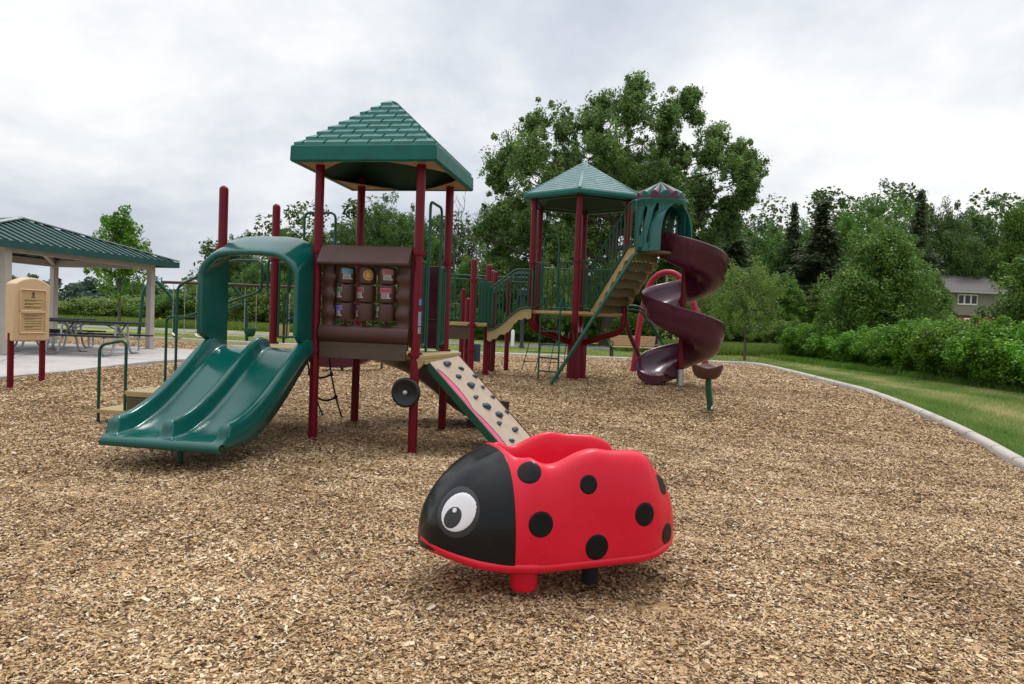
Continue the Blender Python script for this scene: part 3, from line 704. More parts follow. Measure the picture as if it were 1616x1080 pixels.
# transfer steps on the left
mb = MB(); mb.box((-3.42, .0, .185), (.46, .98, .05)); mb.box((-3.2, 0, .10), (.03, .94, .14)); obj('step', mb, 'tan', NS, 0, bevel=.008)
for x, z in ((-2.98, .44), (-2.36, .66), (-2.05, .87)):
    mb = MB(); mb.box((x, 0, z), (.46 if x < -2.9 else .34, .98, .045)); mb.box((x, -.478, z-.02), (.42 if x < -2.9 else .34, .02, .05))
    st = obj('step', mb, 'tan', NS, 0, bevel=.007)
    mb = MB()
    for i in range(3 if x > -2.9 else 1):
        pass
    mb.box((x-.15, 0, z-.12), (.02, .96, .2)); mb.box((x, -.47, z-.135), (.40 if x < -2.9 else .30, .014, .19))
    obj('riser', mb, 'tan_perf', st, 0)
    mb = MB()
    for r_ in range(5):
        for i in range(17 if x < -2.9 else 0):
            mb.box((x-.185+i*.0232, -.4785, z-.06-r_*.032), (.009, .004, .020))
    obj('perforations', mb, 'ink', st, 0)
for s, nm in ((-1, 0),):
    y = s*.46
    mb = MB(); mb.tube(fillet([(-3.60, y, -.05), (-3.60, y, 1.02), (-3.22, y, 1.10), (-3.22, y, .20)], .10), .019, 10); obj('handrail', mb, 'green_tube', NS, 50)
mb = MB(); y = .60
mb.tube(fillet([(-3.30, y, .2), (-3.30, y, 1.84), (-2.45, y, 2.22), (-2.02, y, 2.22), (-2.02, y, 1.80), (-3.30, y, 1.36)], .10), .019, 10)
mb.tube(fillet([(-3.46, y, .2), (-3.46, y, 1.40), (-2.8, y, 1.42), (-2.3, y, 1.62)], .09), .019, 10)
obj('handrail', mb, 'green_tube', NS, 50)
mb = MB(); y = .66
mb.tube(fillet([(-1.70, y, 1.1), (-1.70, y, 1.72), (-1.63, y, 1.82), (-1.63, y, 2.3), (-1.70, y, 2.35)], .05), .018, 8)
mb.tube(fillet([(-1.63, y, 1.95), (-1.35, y, 2.06), (-1.12, y, 2.07), (-1.12, y, 1.70), (-1.70, y, 1.38)], .07), .018, 8)
mb.tube(fillet([(-1.90, y, 2.3), (-1.96, y, 2.2), (-1.96, y, 1.8), (-1.88, y, 1.7), (-1.88, y, 1.1)], .05), .018, 8)
obj('handrail', mb, 'green_tube', NS, 50)

# ------------------------------------------------------------------ ladybug
BUG = thing('ladybug_rider', 'large red plastic ladybug ride on with black head and black spots, in the foreground', 'play rider', (.262, 3.97, 0), 0)
psi = R(22); hc, hs_ = math.cos(psi), math.sin(psi)
def bw(p, q, z): return Vector((.0-p*hc+q*hs_, -p*hs_-q*hc, z))
A_ = .765
def lerpT(t, x): return float(np.interp(x, [a for a, _ in t], [b for _, b in t]))
# p tables (head +)
RimZ = [(-.60, .675), (-.52, .74), (-.42, .79), (-.33, .80), (-.2, .805), (-.10, .825), (0, .80), (.12, .742), (.18, .738), (.24, .77), (.30, .81), (.36, .81)]
RimQ = [(-.60, .05), (-.55, .16), (-.45, .24), (-.2, .285), (.1, .28), (.26, .25), (.34, .20)]
Tm = [(-.50, .79), (-.38, .80), (-.2, .815), (0, .80), (.2, .80), (.30, .825), (.36, .805), (.42, .765)]
def bW(p):
    if p > .15: return .395*max(1-((p-.15)/.62)**2.35, 0)**.5
    if p < -.35: return .395*max(1-((-.35-p)/.42)**2.2, 0)**.5
    return .395
def bB(p): return .165+.10*max((p-.15)/.62, 0)**2.2+.07*max((-.3-p)/.47, 0)**2.2
def bT(p):
    if p > .42: return .34+(.765-.34)*max(1-((p-.42)/.35)**1.5, 0)**.66
    if p < -.38: return .33+(.80-.33)*max(1-((-.38-p)/.39)**1.75, 0)**.66
    return lerpT(Tm, p)
def smooth_interp(t, x):
    # catmull style smoothing of the table
    xs_ = [a for a, _ in t]; e = .035
    return (lerpT(t, x-e)+2*lerpT(t, x)+lerpT(t, x+e))/4
def bug_section(p, N1=26):
    w = max(bW(p), .004); b = bB(p)
    k = min(max((p+.54)/.05, 0), 1)*min(max((.335-p)/.085, 0), 1)
    T = (bT(p-.03)+2*bT(p)+bT(p+.03))/4 if abs(p) < .6 else bT(p)
    pts = []
    # closed contour: superellipse side
    zc = b+min(.10, (T-b)*.4)
    for i in range(N1+1):
        t = -PI/2+(PI)*i/N1
        ct, st = math.cos(t), math.sin(t)
        q = w*abs(ct)**(.62 if st > 0 else .5)
        z = (zc+(T-zc)*abs(st)**(.95)) if st > 0 else (zc-(zc-b)*abs(st)**.6)
        pts.append([q, z])
    if -.66 < p < .40:
        rq, rz = smooth_interp(RimQ, p), smooth_interp(RimZ, p)
        # side up to the rim on first 20 steps, then over the rim and down inside
        out = []
        n1 = 20
        for i in range(N1+1):
            if i <= n1:
                s = i/n1; t = -PI/2+PI/2*1.0*min(s/.42, 1) if s < .42 else (s-.42)/.58*PI/2
                if s < .42:
                    ct, st = math.cos(t), math.sin(t); q = w*abs(ct)**.5; z = zc-(zc-b)*abs(st)**.6
                else:
                    ct, st = math.cos(t), math.sin(t); q = rq+(w-rq)*abs(ct)**.72; z = zc+(rz-zc)*abs(st)**.95
            else:
                j = i-n1; tab = [(-.012, .002), (-.03, -.012), (-.04, -.05), (-.055, -.2), (-.10, -.34), (-.9, -.36)]
                dq, dz = tab[min(j-1, 5)]; q = max(rq+dq, 0); z = rz+dz
                if j >= 4: z = max(rz+dz, .42) if j < 6 else .42
                if j == 6: q = 0
            out.append([q, z])
        ks = min(max((p+.66)/.22, 0), 1)*min(max((.40-p)/.20, 0), 1); ks = ks*ks*(3-2*ks); ks = max(ks, 0)
        sm_ = lambda i: (ks if i <= 17 else (k if i >= 20 else ks+(k-ks)*(i-17)/3))
        pts = [[a[0]*(1-sm_(i))+c[0]*sm_(i), a[1]*(1-sm_(i))+c[1]*sm_(i)] for i, (a, c) in enumerate(zip(pts, out))]
    return pts
ps = sorted(set([round(float(x), 4) for x in list(.769-.2*(1-np.cos(np.linspace(0, PI/2, 16))))+list(-.769+.2*(1-np.cos(np.linspace(0, PI/2, 16))))+list(np.linspace(-.57, .57, 66))+[-.56, -.545, .275, .29, .30, .31]]))
mb = MB(); rows = []
for p in ps:
    s = bug_section(p); rows.append([bw(p, q, z) for q, z in s]+[bw(p, -q, z) for q, z in s[-2:0:-1]])
V = mb.grid(rows, True)
bmesh.ops.remove_doubles(mb.bm, verts=mb.bm.verts, dist=.0008)
# base ledge
BODY = obj('body', mb, 'red', BUG, 0, sub=1)
for poly in BODY.data.polygons: poly.use_smooth = True
# head is the same moulding in black: a cap standing 2 mm proud
mb = MB(); hp = [x for x in ps if x > .385]; rows = []
hp = sorted(set(hp+[.37, .372, .378]))
for i, p in enumerate(hp):
    s = bug_section(p); s = [x for x in s]; 
    j0 = 10
    e = .0005 if i == 0 else .003+.006*min(max((p-.5)/.2, 0), 1)
    row = []
    sec = s[j0:]
    def pt(q, z, sg):
        zc = .42; v = Vector((max(q, 0), z-zc)); v = v.normalized() if v.length > 0 else Vector((0, 1))
        fw = e*min(max((p-.6)/.15, 0), 1)
        return bw(p+fw, sg*(q+v.x*e), z+v.y*e)
    row = [pt(q, z, 1) for q, z in sec]+[pt(q, z, -1) for q, z in sec[-2::-1]]
    rows.append(row)
V = mb.grid(rows); mb.bm.faces.new(V[-1]); bmesh.ops.remove_doubles(mb.bm, verts=mb.bm.verts, dist=.0006)
obj('head', mb, 'bugblack', BUG, 0, sub=1)
# rim band round the base
mb = MB(); rows = []
for i in range(193):
    t = 2*PI*i/192
    # walk round the plan outline
    p = .769*math.cos(t); q = bW(p)*(1 if math.sin(t) >= 0 else -1)
    zb_ = bB(p); nx = Vector((p*.6, q*1.6)).normalized() if abs(p)+abs(q) > 0 else Vector((1, 0))
    ob = .009*min(max((p-.35)/.2, 0), 1)
    rows.append([bw(p+nx.x*(d+ob), q+nx.y*(d+ob), zb_+.075+dz-ob*.6) for d, dz in ((-.03, -.05), (-.012, -.046), (-.002, -.034), (.002, -.02), (.001, -.006), (-.012, .002))])
mb.grid(rows); obj('base_rim', mb, 'red', BUG, 0)
for poly in bpy.data.objects['base_rim'].data.polygons: poly.use_smooth = True
bpy.context.view_layer.update()
from mathutils.bvhtree import BVHTree
dg = bpy.context.evaluated_depsgraph_get()
def bvh_of(names):
    bmx = bmesh.new()
    for nme in names:
        o_ = bpy.data.objects[nme]; me_ = o_.evaluated_get(dg).to_mesh(); bmx.from_mesh(me_)
    bmesh.ops.transform(bmx, matrix=ROOT['ladybug_rider'], verts=bmx.verts)
    t = BVHTree.FromBMesh(bmx); return t
BT = bvh_of(['body', 'head'])
def on_body(u, v):
    r = ray(u, v); d = Vector((r[0], 1, r[1])).normalized()
    hit = BT.ray_cast(Vector((0, 0, H)), d)
    return hit[0], hit[1]
def disc_on(c, n, rx, rz, h=.003, ang=0, dish=0, cseg=28, crings=7, tree=None):
    """disc wrapped on the body surface round world point c"""
    if n.dot(Vector((0, 0, H))-c) < 0: n = -n
    x = Vector((0, 0, 1)).cross(n).normalized(); y = n.cross(x)
    xa = x*math.cos(ang)+y*math.sin(ang); ya = -x*math.sin(ang)+y*math.cos(ang)
    mb = MB(); rows = []
    for k in range(crings+1):
        f = max(k/crings, .02); row = []
        for t in np.linspace(0, 2*PI, cseg+1)[:-1]:
            p = c+xa*rx*f*math.cos(t)+ya*rz*f*math.sin(t)
            hit = BT.ray_cast(p+n*.15, -n)
            q = hit[0] if hit[0] else p
            hh = h if f < .93 else h*.3
            if dish: hh = h+dish*math.exp(-((f-.82)/.12)**2)
            if f > .97: hh = .0006
            row.append(q+n*hh)
        rows.append(row)
    V = mb.grid(rows, True); mb.bm.faces.new(V[0]); return mb
def px_spot(u, v, rx, rz, name, m, parent, h=.003, ang=0, dish=0):
    c, n = on_body(u, v)
    if c is None: print('MISS', name, u, v); return None
    return obj(name, disc_on(c, n, rx, rz, h, ang, dish), m, parent, 60, world=True)
for u, v, r in ((835, 745, .063), (929, 765, .052), (854, 828, .068), (942, 864, .070), (1018, 812, .066), (1044, 764, .062), (1053, 842, .06)):
    px_spot(u, v, r, r, 'spot', 'spot', BUG, .0025, dish=.0015)
E1 = px_spot(721, 807, .122, .132, 'eye', 'eyegrey', BUG, .005, ang=0)
c, n = on_body(722, 808)
px_spot(723, 808, .100, .116, 'eye_white', 'white', E1, .0075, ang=R(-35))
px_spot(715, 817, .052, .066, 'pupil', 'eyegrey', E1, .0095, ang=R(-30))
px_spot(719, 806, .0125, .0135, 'eye_highlight', 'white', E1, .0155)
# feet, spring post
mb = MB(); g0 = at(826, 930, 3.62); mb.lathe([(.064, .155), (.070, .16), (.074, .20), (.082, .33)], (g0.x, g0.y, -.075), 28); obj('front_foot', mb, 'red', BUG, 50, world=True, bevel=.006)
mb = MB(); g0 = at(1015, 895, 4.14); mb.lathe([(.058, .165), (.064, .17), (.075, .20), (.10, .31)], (g0.x, g0.y, -.03), 28); obj('rear_foot', mb, 'red', BUG, 50, world=True, bevel=.006)
mb = MB(); g0 = at(930, 930, 3.93); mb.lathe([(.048, -.05), (.048, .25)], (g0.x, g0.y, 0), 24); mb.lathe([(.075, .20), (.075, .26)], (g0.x, g0.y, 0), 24); obj('support_post', mb, 'rubber', BUG, 50, world=True)
# ------------------------------------------------------------------ far play structure (hexagonal tower)
HX, HY = 1.42, 14.9
FS = thing('hexagonal_play_structure', 'far play structure with six sided green roof, steep tan stairs and maroon spiral slide', 'play structure', (HX, HY, .35))
W_ = dict(parent=FS, world=True)
mb = MB(); mb.lathe([(.21, .2), (.21, 1.30), (.19, 1.34), (.0001, 1.34)], (HX, HY-.0, 0), 32, caps=False); obj('centre_column', mb, 'maroon', smooth=50, **W_)
hexv = lambda r, a0=-98.7: [(HX+r*math.cos(R(a0+60*i)), HY+r*math.sin(R(a0+60*i))) for i in range(6)]
for i, (x, y) in enumerate(hexv(1.13)):
    d = Vector((x-HX, y-HY, 0)).normalized()
    ztop = 4.16
    P = [Vector((x, y, ztop)), Vector((x, y, 1.55)), Vector((x, y, 1.40))-d*.12, Vector((HX, HY, 1.12))+d*.16]
    mb = MB(); mb.tube(fillet([P[0], P[1]+Vector((0, 0, -.02)), P[2]-Vector((0, 0, .02)), P[3]], .28, 7), .063, 16)
    p = obj('post', mb, 'maroon', smooth=50, **W_)
    c = MB(); c.lathe([(.064, 2.76), (.076, 2.765), (.078, 2.79), (.076, 2.815), (.064, 2.82)], (x, y, 0), 16); obj('collar', c, 'maroon', p, 50, world=True)
mb = MB(); h = hexv(1.16); mb.prism([(x, y, 1.72) for x, y in h], (0, 0, .06)); 
hi = hexv(.97); 
obj('deck', mb, 'tan', smooth=0, bevel=.01, **W_)
# roof
mb = MB(); mb.grid([[(x, y, z) for x, y in hexv(r)] for r, z in ((1.24, 4.11), (1.36, 4.10), (1.385, 4.12), (1.385, 4.18), (1.36, 4.215), (1.33, 4.222))], True); EV = obj('eaves', mb, 'green_roof', smooth=0, bevel=.008, **W_)
mb = MB(); rows = []
nst = 13
for i in range(nst):
    r0 = 1.35-(1.35-.16)*i/nst; r1 = 1.35-(1.35-.16)*(i+1)/nst; z0_ = 4.205+(4.93-4.205)*i/nst; z1_ = 4.205+(4.93-4.205)*(i+1)/nst
    rows.append([(x, y, z0_+.0) for x, y in hexv(r0)]); rows.append([(x, y, z0_+.024) for x, y in hexv(r0-.001)]); rows.append([(x, y, z1_+.003) for x, y in hexv(r1+.004)])
rows.append([(x, y, 4.95) for x, y in hexv(.17)]); rows.append([(x, y, 5.0) for x, y in hexv(.006)])
V = mb.grid(rows, True); mb.bm.faces.new(V[-1])
HR = obj('roof', mb, 'glare_roof', smooth=0, **W_)
mb = MB()
for x, y in hexv(1.0):
    d = Vector((x-HX, y-HY, 0)).normalized(); mb.beam(Vector((HX, HY, 5.0))+d*.0, Vector((HX, HY, 4.215))+d*1.355, .07, .035)
mb.lathe([(.19, 4.915), (.19, 4.935), (.02, 5.02)], (HX, HY, 0), 6)
obj('hip_ribs', mb, 'shingle_green', HR, 30, bevel=.01, world=True)
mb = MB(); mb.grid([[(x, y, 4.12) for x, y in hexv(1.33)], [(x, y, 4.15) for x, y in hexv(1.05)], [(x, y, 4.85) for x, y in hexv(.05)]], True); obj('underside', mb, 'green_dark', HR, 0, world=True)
mb = MB(); hv = hexv(1.12)
for i in range(6): mb.bar((*hv[i], 4.10), (*hv[(i+1) % 6], 4.10), .024, 8)
obj('roof_frame', mb, 'green_tube', HR, 40, world=True)
# hex railings
hp6 = hexv(1.11)
def edge(i, t): a, b = hp6[i], hp6[(i+1) % 6]; return (a[0]+(b[0]-a[0])*t, a[1]+(b[1]-a[1])*t, 0)
# vertices: 0 front, 1 right front, 2 right back, 3 back, 4 left back, 5 left front
railpanel(FS, edge(5, .06), edge(5, .20), 1.88, 2.78, 1, world=True); railpanel(FS, edge(5, .62), edge(5, .94), 1.88, 2.78, 2, world=True)
mb = MB(); a, b = Vector(edge(5, .24)), Vector(edge(5, .58))
mb.tube(fillet([a+Vector((0, 0, 1.75)), a+Vector((0, 0, 3.36)), b+Vector((0, 0, 3.36)), b+Vector((0, 0, 1.75))], .2), .017, 8); mb.bar(a+Vector((0, 0, 2.65)), b+Vector((0, 0, 2.65)), .012); obj('grab_rail', mb, 'green_tube', smooth=50, **W_)
railpanel(FS, edge(0, .05), edge(0, .22), 1.88, 2.8, 1, world=True)
railpanel(FS, edge(1, .08), edge(1, .92), 1.88, 2.78, 6, world=True)
railpanel(FS, edge(2, .08), edge(2, .92), 1.88, 2.78, 6, world=True)
railpanel(FS, edge(3, .08), edge(3, .92), 1.88, 2.78, 6, world=True)
# stairs: heading to the right and forward
hd = Vector((.5, -.866, 0)); sd = Vector((.866, .5, 0)); s0 = Vector((1.58, 13.98, 0)); run, z_lo, z_hi = 1.30, 1.78, 2.96; wst = .74
mb = MB()
for sdv in (0, wst):
    P = []; o0 = s0+sd*sdv
    n = 42; tm = 1 if sdv == 0 else .80
    top = [(t*run, z_lo+.02+(z_hi-z_lo)*min(t*1.16, 1)+.02) for t in np.linspace(0, tm, n)]
    botm = [(t*run, z_lo-.12+(z_hi-z_lo)*min(t*1.16, 1)-.04*math.cos(2*PI*t*7)-.02) for t in np.linspace(0, tm, n)]
    botm = [(a, max(b, 1.70)) if a < .12 else (a, b) for a, b in botm]
    rows = []
    for th in (0, .035): rows.append([[o0+hd*a+sd*th+Vector((0, 0, b)) for a, b in top], [o0+hd*a+sd*th+Vector((0, 0, b)) for a, b in botm]])
    A, B = rows
    mb.grid([A[0], A[1]]); mb.grid([B[0], B[1]]); mb.grid([A[0], B[0]]); mb.grid([A[1], B[1]])
ST = obj('stair', mb, 'tan', smooth=0, **W_)
mb = MB(); nS = 7
for i in range(nS):
    a = (i+.35)/nS*run*.86; z = z_lo+.01+(z_hi-z_lo)*(i+1)/nS-.05
    c = s0+hd*a+sd*wst/2+Vector((0, 0, z)); rot = Matrix((sd, hd, Vector((0, 0, 1)))).transposed()
    mb.box(c, (wst-.03, .20, .03), rot=rot); mb.box(c+hd*.095+Vector((0, 0, -.07)), (wst-.03, .014, .15), rot=rot); mb.box(c-hd*.095+Vector((0, 0, -.02)), (wst-.03, .012, .05), rot=rot)
obj('treads', mb, 'tan_perf', ST, 0, world=True)
for sdv in (-.02, wst+.06):
    o0 = s0+sd*sdv; mb = MB()
    A = o0+hd*.02; B = o0+hd*(run*.86); C = o0+hd*(run+.02)
    path = [A+Vector((0, 0, z_lo+.08)), A+Vector((0, 0, z_lo+.95)), B+Vector((0, 0, z_hi+.88)), C+Vector((0, 0, z_hi+.92)), C+Vector((0, 0, z_hi+.06)), B+Vector((0, 0, z_hi+.06)), A+Vector((0, 0, z_lo+.08)), A+Vector((0, 0, z_lo+.12))]
    mb.tube(fillet(path, .05), .017, 8)
    for i in range(11):
        t = (i+1)/12; p = A.lerp(B, t) if t < .86 else B.lerp(C, (t-.86)/.14)
        zt = z_lo+.95+(z_hi+.88-z_lo-.95)*min(t/.86, 1); zb_ = z_lo+.08+(z_hi-z_lo)*min(t/.86, 1)
        q = A+(C-A)*t; mb.bar(q+Vector((0, 0, zb_-.03)), q+Vector((0, 0, zt)), .0105, 6)
    obj('stair_railing', mb, 'green_tube', smooth=50, **W_)
# upper platform
pc = s0+hd*(run+.10)+sd*.42
mb = MB(); mb.lathe([(.34, 2.90), (.36, 2.91), (.36, 2.95), (.34, 2.955)], (2.66, 13.2, 0), 24); obj('upper_deck', mb, 'tan_perf', smooth=40, **W_)
pc = Vector((2.735, 13.2, 0))
# diagonal brace
mb = MB(); p0, p1 = at(1001, 402, 12.86), at(866, 612, 12.98); mb.tube([p0+Vector((.06, .05, .02)), p0, p1+(p1-p0).normalized()*.12], .036, 12); obj('brace', mb, 'green_tube', smooth=50, **W_)
# slide hood with slots
mb = MB(); rH = .465; zb0, zt0 = 2.93, 3.92; rows = []
angs = [R(a) for a in np.linspace(-40, 320, 361)][:-1]
def inslot(a, z):   # a in degrees
    a = (a+360) % 360
    # arched opening on slide side
    da = (a-304+180) % 360-180
    zz = (z-zb0)/(zt0-zb0)
    if abs(da) < 56:
        lim = .90*math.sqrt(max(0, 1-(da/56)**2)) if zz > .0 else 1
        if zz < .90*(1-(abs(da)/56)**3.2): return True
    # entry from the stairs
    db = (a-160+180) % 360-180
    if abs(db) < 40 and zz < .85: return True
    for a0, zl, zh, sl in ((222, .30, .85, 16), (245, .14, .90, 20), (259, .10, .42, 12), (62, .2, .85, -14), (88, .2, .85, -14), (40, .3, .8, -10)):
        t = (zz-zl)/(zh-zl)
        if 0 < t < 1 and abs(a-(a0+sl*(t-.5))) < 4.6*min(1, math.sqrt(min(t, 1-t)*7)): return True
    return False
nz = 90; Vv = []
for i in range(nz+1):
    z = zb0+(zt0-zb0)*i/nz; rr_ = rH+.03*math.exp(-((z-zt0)/.1)**2)
    Vv.append([mb.bm.verts.new((pc.x+rr_*math.cos(a)*1.08, pc.y+rr_*math.sin(a), z)) for a in angs])
for i in range(nz):
    z = zb0+(zt0-zb0)*(i+.5)/nz
    for k in range(360):
        am = math.degrees((angs[k]+(angs[(k+1) % 360] if k < 359 else angs[0]+2*PI))/2)
        if inslot(am, z): continue
        mb.bm.faces.new((Vv[i][k], Vv[i][(k+1) % 360], Vv[i+1][(k+1) % 360], Vv[i+1][k]))
bmesh.ops.delete(mb.bm, geom=[v for v in mb.bm.verts if not v.link_faces], context='VERTS')
HD = obj('slide_hood', mb, 'green', smooth=60, solid=.035, **W_)
# forward projecting arch shroud
mb = MB(); fw = Vector((math.cos(R(304)), math.sin(R(304)), 0)); sw = Vector((-fw.y, fw.x, 0)); rows = []
for off, ex, th in ((.24, 0, 0), (.43, .0, 0), (.455, .0, .01), (.455, .03, .0), (.43, .035, 0), (.20, .035, 0)):
    row = []
    for t in np.linspace(0, PI, 25):
        w_ = .41+ex; hh = .90+ex
        row.append(pc+fw*off+sw*(w_*math.cos(t))+Vector((0, 0, zb0+hh*math.sin(t)**.62)))
    rows.append(row)
rows.append(rows[0]); mb.grid(rows); obj('hood_arch', mb, 'green', HD, 50, world=True)
mb = MB(); seg = 96
def fl(r, z, amp):
    return [(pc.x+1.04*(r*(1+amp*abs(math.sin(8*t)))-r*amp*.5)*math.cos(t), pc.y+(r*(1+amp*abs(math.sin(8*t)))-r*amp*.5)*math.sin(t), z+amp*.35*abs(math.sin(8*t))) for t in np.linspace(0, 2*PI, seg+1)[:-1]]
rows = [fl(.47, 3.90, 0), fl(.50, 3.91, 0), fl(.50, 3.955, 0), fl(.465, 3.96, 0)]
V = mb.grid(rows, True); DM = obj('dome_base', mb, 'maroon_plastic', HD, 40, world=True)
mb = MB(); mb2 = MB()
for k in range(14):
    t0, t1 = 2*PI*k/14, 2*PI*(k+1)/14; rr_ = []
    for s in np.linspace(0, 1, 8):
        row = []
        for q in np.linspace(0, 1, 11):
            t = t0+(t1-t0)*q; bl = math.sin(PI*q)
            r = (.455-.02*(1-bl))*(1-s)+.008; z = 3.965+.10*bl**.8*(1-s)+.335*s
            row.append((pc.x+r*math.cos(t), pc.y+r*math.sin(t), z))
        rr_.append(row)
    base = [(a[0], a[1], 3.95) for a in rr_[0]]
    (mb if k % 2 else mb2).grid([base]+rr_)
obj('maroon_flutes', mb, 'maroon_plastic', DM, 40, world=True); obj('green_flutes', mb2, 'green_roof', DM, 40, world=True)
# spiral slide
sp = Vector((3.37, 13.62, 0))
a0_, a1_, zs0, zs1 = -150, 492, 3.02, .66
cs = [(.10, .10), (.09, -.02), (.18, -.03), (.36, -.055), (.52, -.035), (.64, .03), (.72, .14), (.76, .28), (.785, .36), (.815, .375), (.835, .355), (.83, .30), (.815, .24), (.80, .14), (.765, .10), (.755, -.02), (.715, -.11), (.63, -.18), (.44, -.22), (.22, -.20), (.05, -.14), (.05, .10)]
mb = MB(); rows = []; nst = 130
for i in range(nst+1):
    a = R(a0_+(a1_-a0_)*i/nst); z = zs0+(zs1-zs0)*i/nst
    wl = min(1, .55+i/14)
    rows.append([sp+Vector((r*math.cos(a), r*math.sin(a), z+d)) for r, d in cs])
aE = R(a1_); tg = Vector((-math.sin(aE), math.cos(aE), 0)); rd = Vector((math.cos(aE), math.sin(aE), 0))
for k, (dist, dz) in enumerate(((.08, -.02), (.16, -.04), (.26, -.05), (.36, -.055), (.41, -.057))):
    f = 1-.75*(k/4)**2
    rows.append([sp+tg*dist+rd*(r if r > .12 else .10+.0*k)+Vector((0, 0, zs1+dz+(d if d < .03 else d*f))) for r, d in cs])
V = mb.grid(rows, True); mb.bm.faces.new(V[0]); mb.bm.faces.new(V[-1])
SS = obj('spiral_slide', mb, 'maroon_plastic', smooth=50, **W_)
mb = MB(); rows = []
for k, dist in enumerate((-.02, .10, .22, .34, .40)):
    f = (1, .9, .7, .35, .1)[k]
    rows.append([sp+tg*dist+rd*r+Vector((0, 0, zs1-.05+d*f)) for r, d in ((.12, -.05), (.10, .26), (.07, .28), (.04, .26), (.04, -.08))])
V = mb.grid(rows, True); mb.bm.faces.new(V[0]); mb.bm.faces.new(V[-1]); obj('exit_side_wall', mb, 'maroon_plastic', SS, 50, world=True)
mb = MB(); mb.lathe([(.058, .60), (.058, 2.75)], sp, 20); mb.lathe([(.072, .72), (.072, .95)], sp, 20); obj('slide_pole', mb, 'maroon', SS, 50, world=True)
mb = MB(); mb.lathe([(.066, .2), (.066, .70)], sp, 20); obj('pole_sleeve', mb, 'steel', SS, 50, world=True)
mb = MB(); q = sp+tg*.32+rd*.40; mb.bar((q.x, q.y, .2), (q.x, q.y, .56), .032, 10); obj('slide_leg', mb, 'green_tube', SS, 50, world=True)
# ladders below the hexagonal deck
def ladder(x0, y0, x1, y1, ztop, zbot, n, name='ladder', lean=0, hook=True):
    mb = MB(); d = Vector((x1-x0, y1-y0, 0)); nn = Vector((d.y, -d.x, 0)).normalized()
    for (x, y) in ((x0, y0), (x1, y1)):
        P = [Vector((x, y, zbot))+nn*lean, Vector((x, y, ztop+.20)), Vector((x, y, ztop+.28))-nn*.10, Vector((x, y, ztop-.0))-nn*.16] if hook else [Vector((x, y, zbot))+nn*lean, Vector((x, y, ztop))]
        mb.tube(fillet(P, .1), .018, 8)
    for i in range(n):
        t = (i+.8)/(n+.4); z = zbot+(ztop-zbot)*t
        mb.bar(Vector((x0, y0, z))+nn*lean*(1-t), Vector((x1, y1, z))+nn*lean*(1-t), .016, 8)
    return obj(name, mb, 'green_tube', smooth=50, **W_)
A = at(853, 500, 14.32); B = at(884, 500, 13.98)
ladder(A.x, A.y, B.x, B.y, 1.80, .3, 5)
# rope net behind it
mb = MB()
for i in range(4):
    t = i/3; mb.bar((.55+.75*t, 15.6, 1.7), (.25+.95*t, 15.9, .42), .009, 6)
for z in (.62, .85, 1.1, 1.35): 
    t = (1.7-z)/1.28; mb.bar((.55-.3*t, 15.6+.3*t, z), (1.3-.1*t, 15.6+.3*t, z), .009, 6)
obj('rope_net', mb, 'rope', smooth=0, **W_)
# clatter bridge and lower platform
def wpost(u, vb, vt, Y, cols=(), r=.058):
    p = at(u, vb, Y); t = at(u, vt, Y); return post(FS, p.x, p.y, t.z, cols, z0=.2, r=r, world=True)
zP = 1.44
P744 = wpost(742, 590, 408, 13.6, (.92, zP-.02, 2.32)); wpost(765, 600, 417, 14.6, (zP,)); wpost(772, 600, 426, 15.6, ()); wpost(776.5, 588, 428, 15.4, (zP, 2.3), .056); wpost(798.5, 578, 437, 16.4, (2.15,), .056); wpost(727, 575, 455, 16.4, ()); wpost(734, 600, 470, 15.8, ())
mb = MB(); a = at(706, 512, 14.2); b = at(768, 514, 14.2); mb.box(((a.x+b.x)/2, 14.9, zP), (b.x-a.x, 1.5, .075)); LP = obj('lower_deck', mb, 'tan', smooth=0, bevel=.01, **W_)
mb = MB(); mb.box(((a.x+b.x)/2-.12, 14.2, zP-.18), (b.x-a.x-.25, .03, .27)); obj('riser', mb, 'brown2', LP, 0, world=True)
mb = MB(); c = at(753, 557, 13.7); mb.box(c, (.13, .05, .36)); obj('plate', mb, 'hold', P744, 0, bevel=.02, world=True)
railpanel(FS, (at(748, 440, 14).x, 13.9, 0), (at(766, 440, 14).x, 14.3, 0), zP+.08, 2.38, 3, world=True)
mb = MB(); x = at(757, 440, 14.2); mb.box((x.x+.13, 14.45, 1.9), (.30, .03, .9)); obj('green_panel', mb, 'green_tube', smooth=0, bevel=.01, **W_)
# horizontal ramp rail behind
mb = MB()
for v in (433, 439.5):
    a = at(700, v, 16.5); b = at(838, v+7, 16.5); mb.bar(a, b, .022, 8)
a = at(702, 503, 16.5); b = at(738, 503, 16.5); mb.bar(a, b, .02, 8)
for u in (705, 713, 719, 725, 731, 737): mb.bar(at(u, 432, 16.5), at(u+.5, 504, 16.5), .012, 6)
mb.bar(at(837, 440, 16.5), at(837, 448, 16.5), .022, 8)
obj('ramp_railing', mb, 'green_tube', smooth=50, **W_)
mb = MB(); mb.tube(fillet([at(701, 505, 14.6), at(703, 402, 14.6), at(716, 396, 14.6), at(718, 505, 14.6)], .12), .017, 8); obj('grab_rail', mb, 'green_tube', smooth=50, **W_); mb = MB(); mb.tube(fillet([at(712, 503, 14.2), at(711, 480, 14.2), at(727, 480, 14.2), at(727, 503, 14.2)], .08), .014, 8); obj('grab_rail', mb, 'green_tube', smooth=50, **W_)
